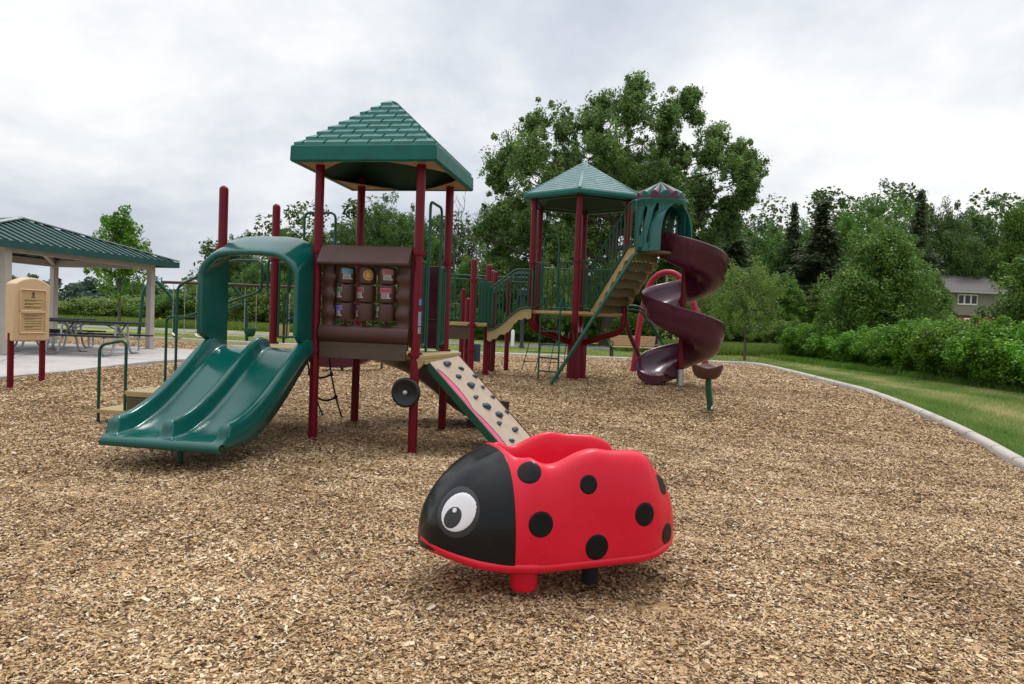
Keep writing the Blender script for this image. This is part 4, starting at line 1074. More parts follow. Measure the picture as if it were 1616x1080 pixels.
# bridge
B0 = Vector((at(769, 520, 14.3).x, 14.35, 1.26)); B1 = Vector((at(838, 497, 14.5).x, 14.5, 1.76))
br = []
for t in np.linspace(0, 1, 29): br.append((B0.x+(B1.x-B0.x)*t, 1.28+.50*(.5-.5*math.cos(PI*min(t*1.12, 1)))))
for k, y in enumerate((14.3, 15.25)):
    mb = MB(); rows = []
    for yy in (y, y+.04):
        rows.append([[(x, yy, z+.03) for x, z in br], [(x, yy, z-.16-.035*math.sin(PI*i/4)**2-(.07 if 10 < i < 17 else 0)) for i, (x, z) in enumerate(br)]])
    A, B = rows; mb.grid([A[0], A[1]]); mb.grid([B[0], B[1]]); mb.grid([A[0], B[0]]); mb.grid([A[1], B[1]])
    obj('bridge_side', mb, 'tan', smooth=0, **W_)
    mb = MB(); mb.tube([Vector((x, y-.02, z+.05)) for x, z in br], .018, 8)
    top = [(br[0][0], z_) for z_ in (2.22,)]+[(B0.x+(B1.x-B0.x)*.62, 2.60), (B1.x, 2.60)]
    tp = fillet([Vector((br[0][0], y-.02, 1.33)), Vector((br[0][0], y-.02, 2.18)), Vector((B0.x+(B1.x-B0.x)*.62, y-.02, 2.62)), Vector((B1.x, y-.02, 2.62)), Vector((B1.x, y-.02, 1.8))], .06)
    mb.tube(tp, .018, 8)
    mb.tube([p-Vector((0, 0, .09)) for p in tp if p.z > 2.05], .012, 8)
    for i in range(11):
        t = (i+1)/12; x = B0.x+(B1.x-B0.x)*t; zt = 2.18+.44*min(t/.62, 1); zb_ = float(np.interp(x, [q[0] for q in br], [q[1] for q in br])); mb.bar((x, y-.02, zb_+.04), (x, y-.02, zt), .0115, 6)
    obj('bridge_railing', mb, 'green_tube', smooth=50, **W_)
mb = MB(); mb.grid([[(x, 14.32, z+.02) for x, z in br], [(x, 15.27, z+.02) for x, z in br]]); obj('bridge_deck', mb, 'tan', smooth=60, **W_)

# ------------------------------------------------------------------ arch climber behind the spiral slide
AR = thing('arch_climber', 'red steel arch climber with rope net behind the maroon spiral slide', 'climber', (3.9, 17.6, .35))
mb = MB(); P = [at(998, 590, 17.4), at(1003, 560, 17.4), at(1008, 520, 17.4), at(1016, 480, 17.4), at(1024, 452, 17.4), at(1036, 436, 17.3), at(1052, 430, 17.2), at(1068, 434, 17.1), at(1082, 450, 17.0), at(1093, 475, 16.9), at(1102, 505, 16.8), at(1110, 545, 16.7), at(1114, 590, 16.6)]
mb.tube(catmull(P, 4), .075, 14); obj('arch', mb, 'pinkred', AR, 60, world=True)
mb = MB()
for s in range(5): mb.bar(at(1006+s*18, 560-s*6, 17.5), at(975+s*14, 590, 18.3), .008, 5)
for s in range(4): mb.bar(at(966+s*10, 590, 18.3), at(1030+s*13, 535+s*4, 17.3), .008, 5)
mb.bar(at(1018, 505, 17.3), at(1090, 512, 17), .008, 5); mb.bar(at(1012, 545, 17.3), at(1105, 545, 17), .008, 5)
mb.bar(at(1036, 440, 17.3), at(1040, 590, 17.6), .008, 5); mb.bar(at(1052, 432, 17.2), at(1053, 452, 17.2), .03, 6)
obj('rope_net', mb, 'ropeg', AR, 0, world=True)
mb = MB(); mb.tube([at(986, 500, 15.6), at(992, 525, 15.8), at(1021, 592, 16.6)], .05, 10); obj('brace', mb, 'maroon_plastic', AR, 50, world=True); mb = MB(); mb.tube([at(1038, 530, 18.2), at(1030, 590, 18.6)], .05, 8); obj('brace', mb, 'maroon_plastic', AR, 50, world=True)
mb = MB(); mb.tube(fillet([at(985, 483, 16), at(1012, 483, 16), at(1050, 550, 16.2), at(1050, 590, 16.2)], .2), .028, 8); mb.tube(fillet([at(985, 489, 16), at(1010, 489, 16), at(1054, 556, 16.5), at(1055, 590, 16.5)], .2), .022, 8); obj('handrail', mb, 'green_tube', AR, 50, world=True)

# ------------------------------------------------------------------ dish seat
BS = thing('dish_seat', 'brown plastic dish seat on a bent green post, beside the spiral slide', 'play seat', (3.22, 10.98, .17))
mb = MB(); c = Vector((3.14, 10.95, .80)); rows = []
for f, dz in ((.02, .055), (.5, .06), (.78, .085), (.90, .118), (.97, .128), (1.0, .12), (.99, .10), (.93, .04), (.80, -.03), (.6, -.075), (.3, -.09), (.02, -.09)):
    row = []
    for t in np.linspace(0, 2*PI, 41)[:-1]:
        r = .245*f*(1+.0*math.cos(t)); wv = .03*math.cos(3*t+2.2)*f**3 if dz > .03 else .0
        row.append(c+Vector((r*math.cos(t), r*.92*math.sin(t), dz+wv)))
    rows.append(row)
V = mb.grid(rows, True); mb.bm.faces.new(V[0]); mb.bm.faces.new(V[-1]); obj('dish', mb, 'brown', BS, 60, world=True)
mb = MB(); mb.tube(catmull([(3.17, 10.96, .73), (3.175, 10.96, .55), (3.21, 10.97, .33), (3.225, 10.98, .05)], 5), .047, 14); PO = obj('post', mb, 'green_tube', BS, 50, world=True)
mb = MB(); mb.box((3.232, 10.93, .26), (.035, .006, .045)); obj('sticker', mb, 'white', PO, 0, world=True)

# ------------------------------------------------------------------ spring rocker glimpsed under the near tower
LS = thing('low_play_slide', 'maroon plastic low slide seen under the near tower deck', 'play slide', (-3.0, 14.3, .35))
rows = []; mb = MB()
cc = catmull([at(508, 575, 14.0)+Vector((0, 0, 0)), at(530, 576, 14.1), at(556, 575, 14.3), at(585, 566, 14.6), at(612, 550, 15)], 6)
for p in cc: rows.append([p+Vector(q) for q in ((0, -.28, .17), (0, -.24, .18), (0, -.2, .04), (0, 0, 0), (0, .2, .04), (0, .24, .18), (0, .28, .17), (0, .26, -.03), (0, 0, -.06), (0, -.26, -.03))])
V = mb.grid(rows, True); mb.bm.faces.new(V[0]); mb.bm.faces.new(V[-1]); obj('chute', mb, 'maroon_plastic', LS, 50, world=True)
mb = MB(); a = at(540, 575, 14.1); mb.bar((a.x, a.y, .25), (a.x, a.y, a.z), .03); a = at(603, 560, 14.8); mb.bar((a.x, a.y, .25), (a.x, a.y, a.z), .025); obj('legs', mb, 'green_tube', LS, 50, world=True)

# ------------------------------------------------------------------ bench
BN = thing('park_bench', 'slatted tan bench on dark legs standing on the lawn behind the far structure', 'bench', (3.95, 24.9, .35))
bx0 = at(963, 560, 24.9).x; bx1 = at(1036, 560, 24.9).x
for i in range(4):
    mb = MB(); mb.beam((bx0, 24.95+.02*i, .87+.095*i), (bx1, 24.95+.02*i, .87+.095*i), .04, .085); obj('back_slat', mb, 'wood', BN, 0, world=True, bevel=.008)
for i in range(4):
    mb = MB(); mb.beam((bx0, 24.5+.11*i, .79), (bx1, 24.5+.11*i, .79), .095, .035); obj('seat_slat', mb, 'wood', BN, 0, world=True, bevel=.006)
for x in (bx0+.02, bx1-.02):
    mb = MB(); mb.tube(fillet([(x, 24.98, .3), (x, 24.98, .8), (x, 25.08, 1.22)], .1), .035, 8); mb.tube(fillet([(x, 24.5, .3), (x, 24.5, .80), (x, 24.95, .80)], .06), .03, 8); mb.tube(fillet([(x, 24.5, .8), (x, 24.48, .98), (x, 25.0, .98)], .06), .02, 8); obj('leg', mb, 'tabletop', BN, 50, world=True)

# ------------------------------------------------------------------ rules sign
SG = thing('playground_rules_sign', 'tan plastic notice board with small print on two maroon posts at the left edge', 'sign', (-7.86, 11.0, .17))
pl, pr = at(16, 600, 10.78), at(66, 592, 11.36)
ux = (pr-pl); ux.z = 0; ux.normalize(); nf = Vector((ux.y, -ux.x, 0)); 
if nf.y > 0: nf = -nf
for p in (pl, pr):
    mb = MB(); mb.box((p.x, p.y, .55), (.085, .05, 1.0), rz=math.atan2(ux.y, ux.x)); obj('post', mb, 'maroon', SG, 0, bevel=.008, world=True)
cS = (pl+pr)/2; cS.z = 0
def sgp(a, z, d=0): return cS+ux*a+nf*d+Vector((0, 0, z))
hw = .335; zb_s, zt_s = .915, 1.845
out = [(-hw, zb_s), (hw, zb_s), (hw, zt_s-.02)]+[(hw-2*hw*t, zt_s-.03+.12*math.sin(PI*t)**.8) for t in np.linspace(.04, .96, 15)]+[(-hw, zt_s-.02)]
mb = MB(); mb.prism([sgp(a, z, -.08) for a, z in out], nf*.18)
def rect(a0, a1, z0, z1, d): return [sgp(a0, z0, d), sgp(a1, z0, d), sgp(a1, z1, d), sgp(a0, z1, d)]
BD = obj('board', mb, 'signtan', SG, 30, bevel=.025, bseg=3, world=True)
fr = .10
mb = MB()
for (z0_, z1_) in ((.915+.13, .915+.455), (.915+.485, .915+.80)):
    pass
def frame(mb, a0, a1, z0, z1, w, d0, d1):
    A = rect(a0, a1, z0, z1, d0); B = rect(a0+w, a1-w, z0+w, z1-w, d1)
    mb.grid([A, B], True)
for z0_, z1_ in ((1.045, 1.375), (1.395, 1.735)):
    mb = MB(); 
    for k in range(4):
        aa = [(-.24, z0_), (.24, z0_), (.24, z1_), (-.24, z1_)]; p, q = aa[k], aa[(k+1) % 4]; mb.beam(sgp(p[0], p[1], .108), sgp(q[0], q[1], .108), .022, .022)
    obj('frame', mb, 'signtan', BD, 30, bevel=.007, world=True)
    mb = MB(); mb.prism(rect(-.235, .235, z0_, z1_, .099), nf*.003); pn = obj('panel', mb, 'signpanel', BD, 0, world=True)
    mb = MB(); g = random.Random(5 if z0_ > 1.2 else 9)
    if z0_ > 1.2:
        mb.prism([sgp(-.035, 1.665, .103), sgp(.035, 1.665, .103), sgp(0, 1.71, .103)], nf*.001)
        mb.prism(rect(-.02, .02, 1.635, 1.655, .103), nf*.001); mb.prism(rect(-.035, .035, 1.612, 1.627, .103), nf*.001)
        paras = [(1.575, 2), (1.52, 2), (1.465, 2)]
    else: paras = [(1.335, 2), (1.285, 2), (1.235, 1), (1.195, 1), (1.155, 2), (1.105, 1)]
    for z, nl in paras:
        for l in range(nl):
            a = -.17+(.02 if l == 0 else 0); end = .17 if l < nl-1 or nl == 1 else g.uniform(-.02, .14)
            while a < end:
                w = g.uniform(.015, .05); mb.prism(rect(a, min(a+w, end), z-l*.017-.0045, z-l*.017+.0045, .1025), nf*.001); a += w+.008
    obj('small_print', mb, 'ink', pn, 0, world=True)

# ------------------------------------------------------------------ shelter
SH = thing('picnic_shelter', 'open picnic shelter with ribbed green metal roof on beige posts, left edge', 'shelter', (-11.9, 16.4, .35))
e = Vector((.24, .97, 0)).normalized(); l = Vector((-e.y, e.x, 0)); Bc = Vector((-9.22, 18.85, 2.80)); WL, WW = 6.1, 3.75
Ac = Bc-e*WL; Cc = Bc+l*WW; Dc = Ac+l*WW; ap = (Ac+Cc)/2; ap.z = 3.52
def face(mb, P, Q):
    n = int((Q-P).length/.23); 
    for i in range(n+1):
        t = i/n; b = P.lerp(Q, t); s = min(t, 1-t)*2   # ribs run up the slope until they meet the hip
        mid = (P+Q)/2; top = b+(ap-mid)*s
        if (top-b).length > .05: mb.beam(b+Vector((0, 0, .018)), top+Vector((0, 0, .018)), .045, .04)
mb = MB(); mb.vf([Ac, Bc, Cc, Dc, ap]+[p-Vector((0, 0, .05)) for p in (Ac, Bc, Cc, Dc, ap)], [(0, 1, 4), (1, 2, 4), (2, 3, 4), (3, 0, 4), (6, 5, 9), (7, 6, 9), (8, 7, 9), (5, 8, 9)])
RS = obj('roof', mb, 'metalroof', SH, 0, world=True)
mb = MB(); 
for P, Q in ((Ac, Bc), (Bc, Cc), (Cc, Dc), (Dc, Ac)): face(mb, P, Q)
obj('roof_ribs', mb, 'metaltrim', RS, 0, world=True)
mb = MB()
for P, Q in ((Ac, Bc), (Bc, Cc), (Cc, Dc), (Dc, Ac)): mb.beam(P-Vector((0, 0, .065)), Q-Vector((0, 0, .065)), .05, .15)
obj('fascia', mb, 'metaltrim', RS, 0, world=True)
mb = MB()
for P in (Ac, Bc, Cc, Dc): mb.beam(P+Vector((0, 0, .04)), ap+Vector((0, 0, .045)), .16, .025)
obj('ridge_caps', mb, 'galvtrim', RS, 0, world=True)
posts = [Bc-e*.45+l*.50, Vector((-10.60, 14.3, 0)), Cc-e*.45-l*.02, Dc+e*.5-l*.4]
for p in posts:
    mb = MB(); mb.box((p.x, p.y, 1.55), (.15, .15, 2.45), rz=math.atan2(e.y, e.x)); PP_ = obj('post', mb, 'post_tan', SH, 0, bevel=.008, world=True)
    mb = MB(); mb.box((p.x, p.y, .44), (.26, .26, .025), rz=math.atan2(e.y, e.x)); obj('base_plate', mb, 'steel', PP_, 0, world=True)
mb = MB(); q = [Vector((p.x, p.y, 2.68)) for p in posts]
for a, b in ((0, 1), (0, 2), (2, 3), (3, 1)): mb.beam(q[a], q[b], .12, .18)
for a in q: mb.beam(a, Vector((ap.x, ap.y, 3.36)), .10, .14)
obj('beams', mb, 'post_tan', SH, 0, world=True)
mb = MB()
for i in range(14):
    t = (i+.5)/14
    for P, Q in ((Ac, Bc), (Bc, Cc), (Cc, Dc)):
        b = P.lerp(Q, t); s = min(t, 1-t)*2; top = b+(ap-(P+Q)/2)*s; mb.beam(b-Vector((0, 0, .07)), top-Vector((0, 0, .07)), .03, .03)
obj('soffit_ribs', mb, 'metaltrim', RS, 0, world=True)

# ------------------------------------------------------------------ picnic tables
def table(name_label, loc, rz):
    t = thing('picnic_table', name_label, 'picnic table', loc, rz, 'picnic tables around the shelter')
    mb = MB(); mb.box((0, 0, .745), (1.85, .74, .045)); obj('tabletop', mb, 'tabletop', t, 0, bevel=.012)
    for s in (-1, 1):
        mb = MB(); mb.box((0, s*.70, .445), (1.85, .26, .04)); obj('bench_seat', mb, 'tabletop', t, 0, bevel=.012)
    for x in (-.58, .58):
        mb = MB()
        for s in (-1, 1):
            mb.tube(fillet([(x, s*.26, .72), (x, s*.30, .35), (x, s*.42, .03), (x, s*.86, .03), (x, s*.82, .42), (x, s*.60, .42)], .13, 6), .024, 8)
            mb.bar((x, s*.22, .72), (x, -s*.30, .34), .018, 8)
        mb.bar((x, 0, .52), (x*.25, 0, .72), .016, 8)
        obj('leg_frame', mb, 'steel', t, 50)
    return t
zt = .425
c = at(150, 545, 15.6); table('dark picnic table with grey tube legs nearest the play area, behind the low green handrail', (c.x, 15.6, zt), R(4))
c = at(88, 545, 17.2); table('dark topped picnic table half hidden behind the tan notice board', (c.x-.2, 17.3, zt), R(2))
c = at(10, 545, 16.0); table('picnic table at the left edge behind the beige shelter post', (c.x, 16.0, zt), R(5))

# ------------------------------------------------------------------ swing set
SW = thing('swing_set', 'swing set with long brown top beam and green arched end frames beyond the slab', 'swing set', (-10.5, 26.2, .35))
Ys = 26.2; zbm = at(300, 447, Ys).z
mb = MB(); mb.bar(Vector((at(258, 447, Ys).x, Ys, zbm)), Vector((at(470, 452, Ys).x, Ys, zbm)), .055, 12); obj('top_beam', mb, 'brown', SW, 50, world=True)
for u in (250, 366):
    x0 = at(u-16, 500, Ys).x; x1 = at(u+18, 500, Ys).x
    mb = MB(); mb.tube(fillet([(x0-.1, Ys-.5, .2), (x0, Ys-.4, zbm-.3), (x0+.25, Ys-.2, zbm), (x1-.5, Ys, zbm), (x1-.05, Ys+.3, zbm-.6), (x1+.02, Ys+.4, .2)], .35, 7), .06, 12); obj('end_frame', mb, 'green_tube', SW, 50, world=True)
seats = []
for u, m_ in ((282, 'white'), (318, 'white'), (395, 'green_tube'), (447, 'wood')):
    x = at(u, 500, Ys).x; mb = MB(); w = .22; zs = .85 if m_ != 'white' else .62
    for s in (-1, 1):
        for k in range(26):
            z0_ = zs+(zbm-zs)*k/26; z1_ = zs+(zbm-zs)*(k+1)/26; mb.box((x+s*w*(1-.0*k), Ys, (z0_+z1_)/2), (.02 if k % 2 else .008, .008 if k % 2 else .02, (z1_-z0_)*1.1))
    ch = obj('chains', mb, 'steel', SW, 0, world=True)
    mb = MB()
    if m_ == 'white' : mb.grid([[(x+w*math.cos(t), Ys+dy, zs+.02-.12*math.sin(t)) for t in np.linspace(0, PI, 9)] for dy in (-.08, .08)]); nm = 'belt_seat'
    elif m_ == 'wood': mb.lathe([(.12, zs-.30), (.2, zs-.26), (.24, zs-.05), (.24, zs+.25), (.21, zs+.25), (.2, zs-.0)], (x, Ys, 0), 18); nm = 'bucket_seat'
    else: mb.lathe([(.10, zs-.25), (.17, zs-.2), (.22, zs-.02), (.22, zs+.08), (.19, zs+.08)], (x, Ys, 0), 18); nm = 'bucket_seat'
    obj(nm, mb, m_, SW, 50, world=True, solid=.01)

# ------------------------------------------------------------------ bollards by the path
mb = MB(); p = at(809, 537, 34); mb.lathe([(.09, .2), (.09, 1.1), (.06, 1.16), (.01, 1.18)], (p.x, p.y, 0), 14); o = obj('marker_post', mb, 'white'); tag(o, 'short white marker post beside the path behind the bridge', 'bollard')
mb = MB(); p = at(823, 547, 31.5); zt_ = at(823, 468, 31.5).z; mb.lathe([(.13, .2), (.13, .45), (.09, .5), (.09, zt_), (.22, zt_+.05), (.22, zt_+.3), (.05, zt_+.4)], (p.x, p.y, 0), 14); o = obj('lamp_post', mb, 'tabletop'); tag(o, 'dark thick post standing by the path, seen under the bridge', 'post')
# yellow object in the field
mb = MB(); p = at(252, 509, 48); mb.box((0, 0, 0), (.5, .04, .5), rot=Matrix.Rotation(R(45), 3, 'Y')); mb.bar((0, .04, -1.4), (0, .04, .1), .03, 6)
for v in mb.bm.verts: v.co += p
o = obj('warning_sign', mb, 'yellow', smooth=0); tag(o, 'small yellow diamond sign in front of the far bushes, right of the shelter post', 'sign')

# ------------------------------------------------------------------ house
Yh = 50.
HS = thing('house', 'beige two storey house with dark roof half hidden behind the hedge at right', 'house', (at(1530, 500, Yh).x, Yh+3, .35))
xa, xb = at(1478, 480, Yh).x, at(1590, 480, Yh).x; zr_, ze, zl_ = at(1530, 446, Yh).z, at(1530, 462, Yh).z, at(1530, 498, Yh).z
mb = MB(); mb.box(((xa+xb)/2, Yh+3.5, (ze+zl_)/2), (xb-xa, 7, ze-zl_)); 
for z in np.arange(zl_+.1, ze, .16): mb.box(((xa+xb)/2, Yh-.01, z), (xb-xa, .03, .02))
Wl = obj('upper_wall', mb, 'siding', HS, 0, world=True)
mb = MB(); mb.box(((xa+xb)/2, Yh+3.7, (zl_+.0)/2), (xb-xa-.3, 7, zl_-.02)); obj('brick_wall', mb, 'brick', HS, 0, world=True)
mb = MB(); mb.prism([(xa-.4, Yh-.7, ze-.05), (xa-.4, Yh-.7, ze+.10), (xa-.4, Yh+3.2, zr_+.75), (xa-.4, Yh+7.6, ze+.1), (xa-.4, Yh+7.6, ze-.05)], (xb-xa+.8, 0, 0)); obj('roof', mb, 'shingle', HS, 0, world=True)
mb = MB(); mb.beam((xa-.4, Yh-.73, ze), (xb+.4, Yh-.73, ze), .06, .16); obj('gutter', mb, 'l_white', HS, 0, world=True)
a, b = at(1512, 464, Yh-.1), at(1542, 482, Yh-.1)
mb = MB(); mb.box(((a.x+b.x)/2, Yh-.05, (a.z+b.z)/2), (b.x-a.x, .12, a.z-b.z)); WN = obj('window', mb, 'white', HS, 0, world=True)
for i in range(3):
    x = a.x+(b.x-a.x)*(i+.5)/3; mb = MB(); mb.box((x, Yh-.115, (a.z+b.z)/2), ((b.x-a.x)/3-.14, .03, (a.z-b.z)-.2)); obj('pane', mb, 'glassd', WN, 0, world=True)
a, b = at(1522, 502, Yh-.1), at(1536, 512, Yh-.1)
mb = MB(); mb.box(((a.x+b.x)/2, Yh-.05, (a.z+b.z)/2-.1), (b.x-a.x, .12, a.z-b.z+.2)); WN = obj('window', mb, 'white', HS, 0, world=True)
mb = MB(); mb.box(((a.x+b.x)/2, Yh-.115, (a.z+b.z)/2-.1), ((b.x-a.x)-.16, .03, (a.z-b.z))); obj('pane', mb, 'glassd', WN, 0, world=True)
# ------------------------------------------------------------------ vegetation
def leaves(C, Rd, n_each, size, g, flat=.75, droop=0, shell=.55, elong=1.7, sq=(1, 1, 1)):
    """rhombic leaves scattered in clumps; C centres, Rd radii"""
    idx = np.repeat(np.arange(len(C)), n_each); n = len(idx)
    d = g.normal(size=(n, 3)); d /= np.linalg.norm(d, axis=1)[:, None]
    r = shell+(1-shell)*g.random(n)**.6; r = np.where(g.random(n) < .25, g.random(n), r); r = r*(1+.25*(g.random(n)-.3))
    p = C[idx]+d*np.array(sq)*(Rd[idx]*r)[:, None]
    if droop: p[:, 2] -= droop*g.random(n)**2*Rd[idx]
    nn = d*.6+g.normal(size=(n, 3))*.7; nn[:, 2] += flat; nn /= np.linalg.norm(nn, axis=1)[:, None]
    a = g.normal(size=(n, 3)); a[:, 2] -= droop*1.5; a -= nn*(a*nn).sum(1)[:, None]; a /= np.linalg.norm(a, axis=1)[:, None]
    b = np.cross(nn, a); s = size*(.6+.8*g.random(n))[:, None]
    V = np.stack([p-a*s*.5*elong/1.4, p+b*s*.36, p+a*s*.5*elong/1.4, p-b*s*.36], 1).reshape(-1, 3)
    cr = g.random(len(C)); rnd = np.clip(.5+(cr[idx]-.5)*.55+(g.random(n)-.5)*.6, 0, 1)
    return V, rnd
def limb(mb, a, b, r0, r1, g, seg=6, n=6, wob=.08):
    a, b = Vector(a), Vector(b); L = (b-a).length; P = []
    for i in range(n+1):
        t = i/n; w = math.sin(PI*t)*wob*L
        P.append(a.lerp(b, t)+Vector((g.uniform(-w, w)*.5, g.uniform(-w, w)*.5, w*.5*(1-t))))
    mb.tube(P, 1, seg, rs=[r0+(r1-r0)*(i/n)**.8 for i in range(n+1)], cap=True)
    return P
def tree_from(name, label, cat, loc, C, Rd, n_each, size, lm, th, tr, seed, group=None, bark='bark', forks=None, **kw):
    g = np.random.default_rng(seed); rg = random.Random(seed)
    root = thing(name, label, cat, loc, 0, group)
    V, rn = leaves(C, Rd, n_each, size, g, **kw)
    me = quads_mesh('crown', V, rn, lm); o = bpy.data.objects.new('crown', me); COL.objects.link(o); o.parent = root
    mb = MB(); top = C[:, 2].max()*.86; cx, cy = C[:, 0].mean()*.6, C[:, 1].mean()*.6
    spine = [Vector((0, 0, -.3)), Vector((.0, 0, th*.5)), Vector((cx*.3, cy*.3, th))]+[Vector((cx*t+rg.uniform(-.15, .15)*tr*3, cy*t, th+(top-th)*t)) for t in (.35, .7, 1)]
    sp_ = catmull(spine, 4); rs = [tr*1.35*(1-.93*(i/(len(sp_)-1))**.8)+(.25*tr if i == 0 else 0) for i in range(len(sp_))]
    mb.tube(sp_, 1, 10, rs=rs)
    order = np.argsort(-Rd)[:60]
    for k in order:
        c = Vector(C[k]); 
        # attach below the clump
        cand = [(abs((c.z-max(.35*math.hypot(c.x, c.y), .3))-p.z), i) for i, p in enumerate(sp_) if p.z >= th*.75]
        i = min(cand)[1]; limb(mb, sp_[i], c, max(rs[i]*.5, tr*.10), tr*.03+.004, rg)
    t = obj('trunk', mb, bark, root, 60)
    return root
def blob_crown(seed, W, Hh, base, n, rmin, rmax, shape='oval'):
    g = np.random.default_rng(seed); C = []; Rr = []
    while len(C) < n:
        d = g.normal(size=3); d /= np.linalg.norm(d); f = g.random()**.36*(1+.10*g.normal())
        z = .5+.5*d[2]*f
        wz = {'oval': 1, 'egg': 1.15-.75*z, 'vase': .6+.6*z, 'cone': 1.25-1.1*z}[shape]
        r = g.uniform(rmin, rmax)
        C.append((d[0]*f*(W/2-r)*wz, d[1]*f*(W/2-r)*wz, base+r+z*(Hh-base-2*r))); Rr.append(r)
    return np.array(C), np.array(Rr)
PROTO = {}
def proto(key, root, h, w): PROTO[key] = (root, h, w, [False])
def put(key, u, Y, vtop, wpx, label, cat='tree', group=None, rz=None, name=None, vb=None, x=None, z0=None):
    root, h, w, used = PROTO[key]
    o = root if not used[0] else copy_tree(root); used[0] = True
    px = ax(u, Y, 500) if x is None else x; zb_ = gz(Y) if z0 is None else z0
    hh = at(u, vtop, Y).z-zb_; ww = wpx/F*Y
    o.location = (px, Y, zb_-.05); o.rotation_euler = (0, 0, rz if rz is not None else random.Random(int(u*7+Y)).uniform(0, 6.28)); o.scale = (ww/w, ww/w, hh/h)
    o['label'] = label; o['category'] = cat
    if group: o['group'] = group
    elif 'group' in o: del o['group']
    if name: o.name = name
    return o
# prototypes (real size, about 10 m)
def mkproto(key, name, seed, W, Hh, base, n, rmin, rmax, shape, each, size, lm, th, tr, **kw):
    C, Rd = blob_crown(seed, W, Hh, base, n, rmin, rmax, shape)
    proto(key, tree_from(name, 'tree', 'tree', (0, 0, 0), C, Rd, each, size, lm, th, tr, seed, **kw), Hh, W)
mkproto('oak', 'oak_tree', 21, 8, 10, 1.2, 330, .28, .8, 'oval', 170, .13, 'leaf_dark', 2.4, .22, bark='bark2')
mkproto('elm', 'broadleaf_tree', 22, 7, 10, .8, 360, .26, .7, 'egg', 160, .12, 'leaf_mid', 2.0, .16)
mkproto('airy', 'feathery_tree', 23, 6, 10, 1.4, 240, .2, .55, 'oval', 130, .11, 'leaf_willow', 2.0, .12)
mkproto('lime', 'young_tree', 24, 4.6, 5.2, .9, 260, .13, .36, 'oval', 65, .08, 'leaf_lime', 1.3, .075)
mkproto('bush', 'bush', 25, 4, 3.0, .0, 220, .18, .45, 'oval', 110, .09, 'leaf_mid', .3, .05)
mkproto('limebush', 'bush', 26, 4, 3.0, .0, 220, .18, .45, 'oval', 110, .09, 'leaf_lime', .3, .05)
def conifer(seed, Hh, W, lm='needle'):
    g = np.random.default_rng(seed); P = []; A_ = []; sz = []
    root = thing('spruce_tree', 'tree', 'tree'); mb = MB(); mb.tube([(0, 0, -.3), (0, 0, Hh*.5), (.02, 0, Hh*.97)], 1, 8, rs=[.2, .12, .02])
    z = Hh*.06; Vs = []; rn = []
    while z < Hh*.985:
        t = z/Hh; r = W/2*(1-t)**1.1*g.uniform(.8, 1.15)+.07; nb = int(g.integers(7, 11))
        for k in range(nb):
            th = g.random()*2*PI; rr = r*g.uniform(.6, 1.15); m = int(10+rr*34)
            s = g.random(m)**.7; px_ = np.cos(th)*rr*s; py = np.sin(th)*rr*s; pz = z-.28*rr*s+.22*rr*s**3
            jit = g.normal(size=(m, 3))*np.array([.13, .13, .07])*(1+rr*.15); p = np.stack([px_, py, pz], 1)+jit; p[:, 2] -= np.abs(g.normal(size=m))*.10
            d = np.stack([np.cos(th+g.normal(size=m)*.5), np.sin(th+g.normal(size=m)*.5), -.25-.5*g.random(m)], 1); d /= np.linalg.norm(d, axis=1)[:, None]
            u_ = np.array([0, 0, 1.])+g.normal(size=(m, 3))*.4; b = np.cross(d, u_); b /= np.linalg.norm(b, axis=1)[:, None]
            L = g.uniform(.16, .34, m)[:, None]; w = L*.20
            Vs.append(np.stack([p-d*L*.5, p+b*w, p+d*L*.5, p-b*w], 1).reshape(-1, 3)); rn.append(np.clip(g.random()*.5+g.random(m)*.5, 0, 1))
            if k % 2 == 0: mb.tube([(0, 0, z), (math.cos(th)*rr*.8, math.sin(th)*rr*.8, z-.15*rr)], 1, 4, rs=[.03, .008])
        z += Hh*.022*g.uniform(.7, 1.3)
    me = quads_mesh('crown', np.concatenate(Vs), np.concatenate(rn), lm); o = bpy.data.objects.new('crown', me); COL.objects.link(o); o.parent = root
    obj('trunk', mb, 'bark2', root, 60); return root
proto('spruce', conifer(31, 11, 6.4), 11, 4.6); proto('spruce2', conifer(32, 11, 6.0), 11, 4.0)

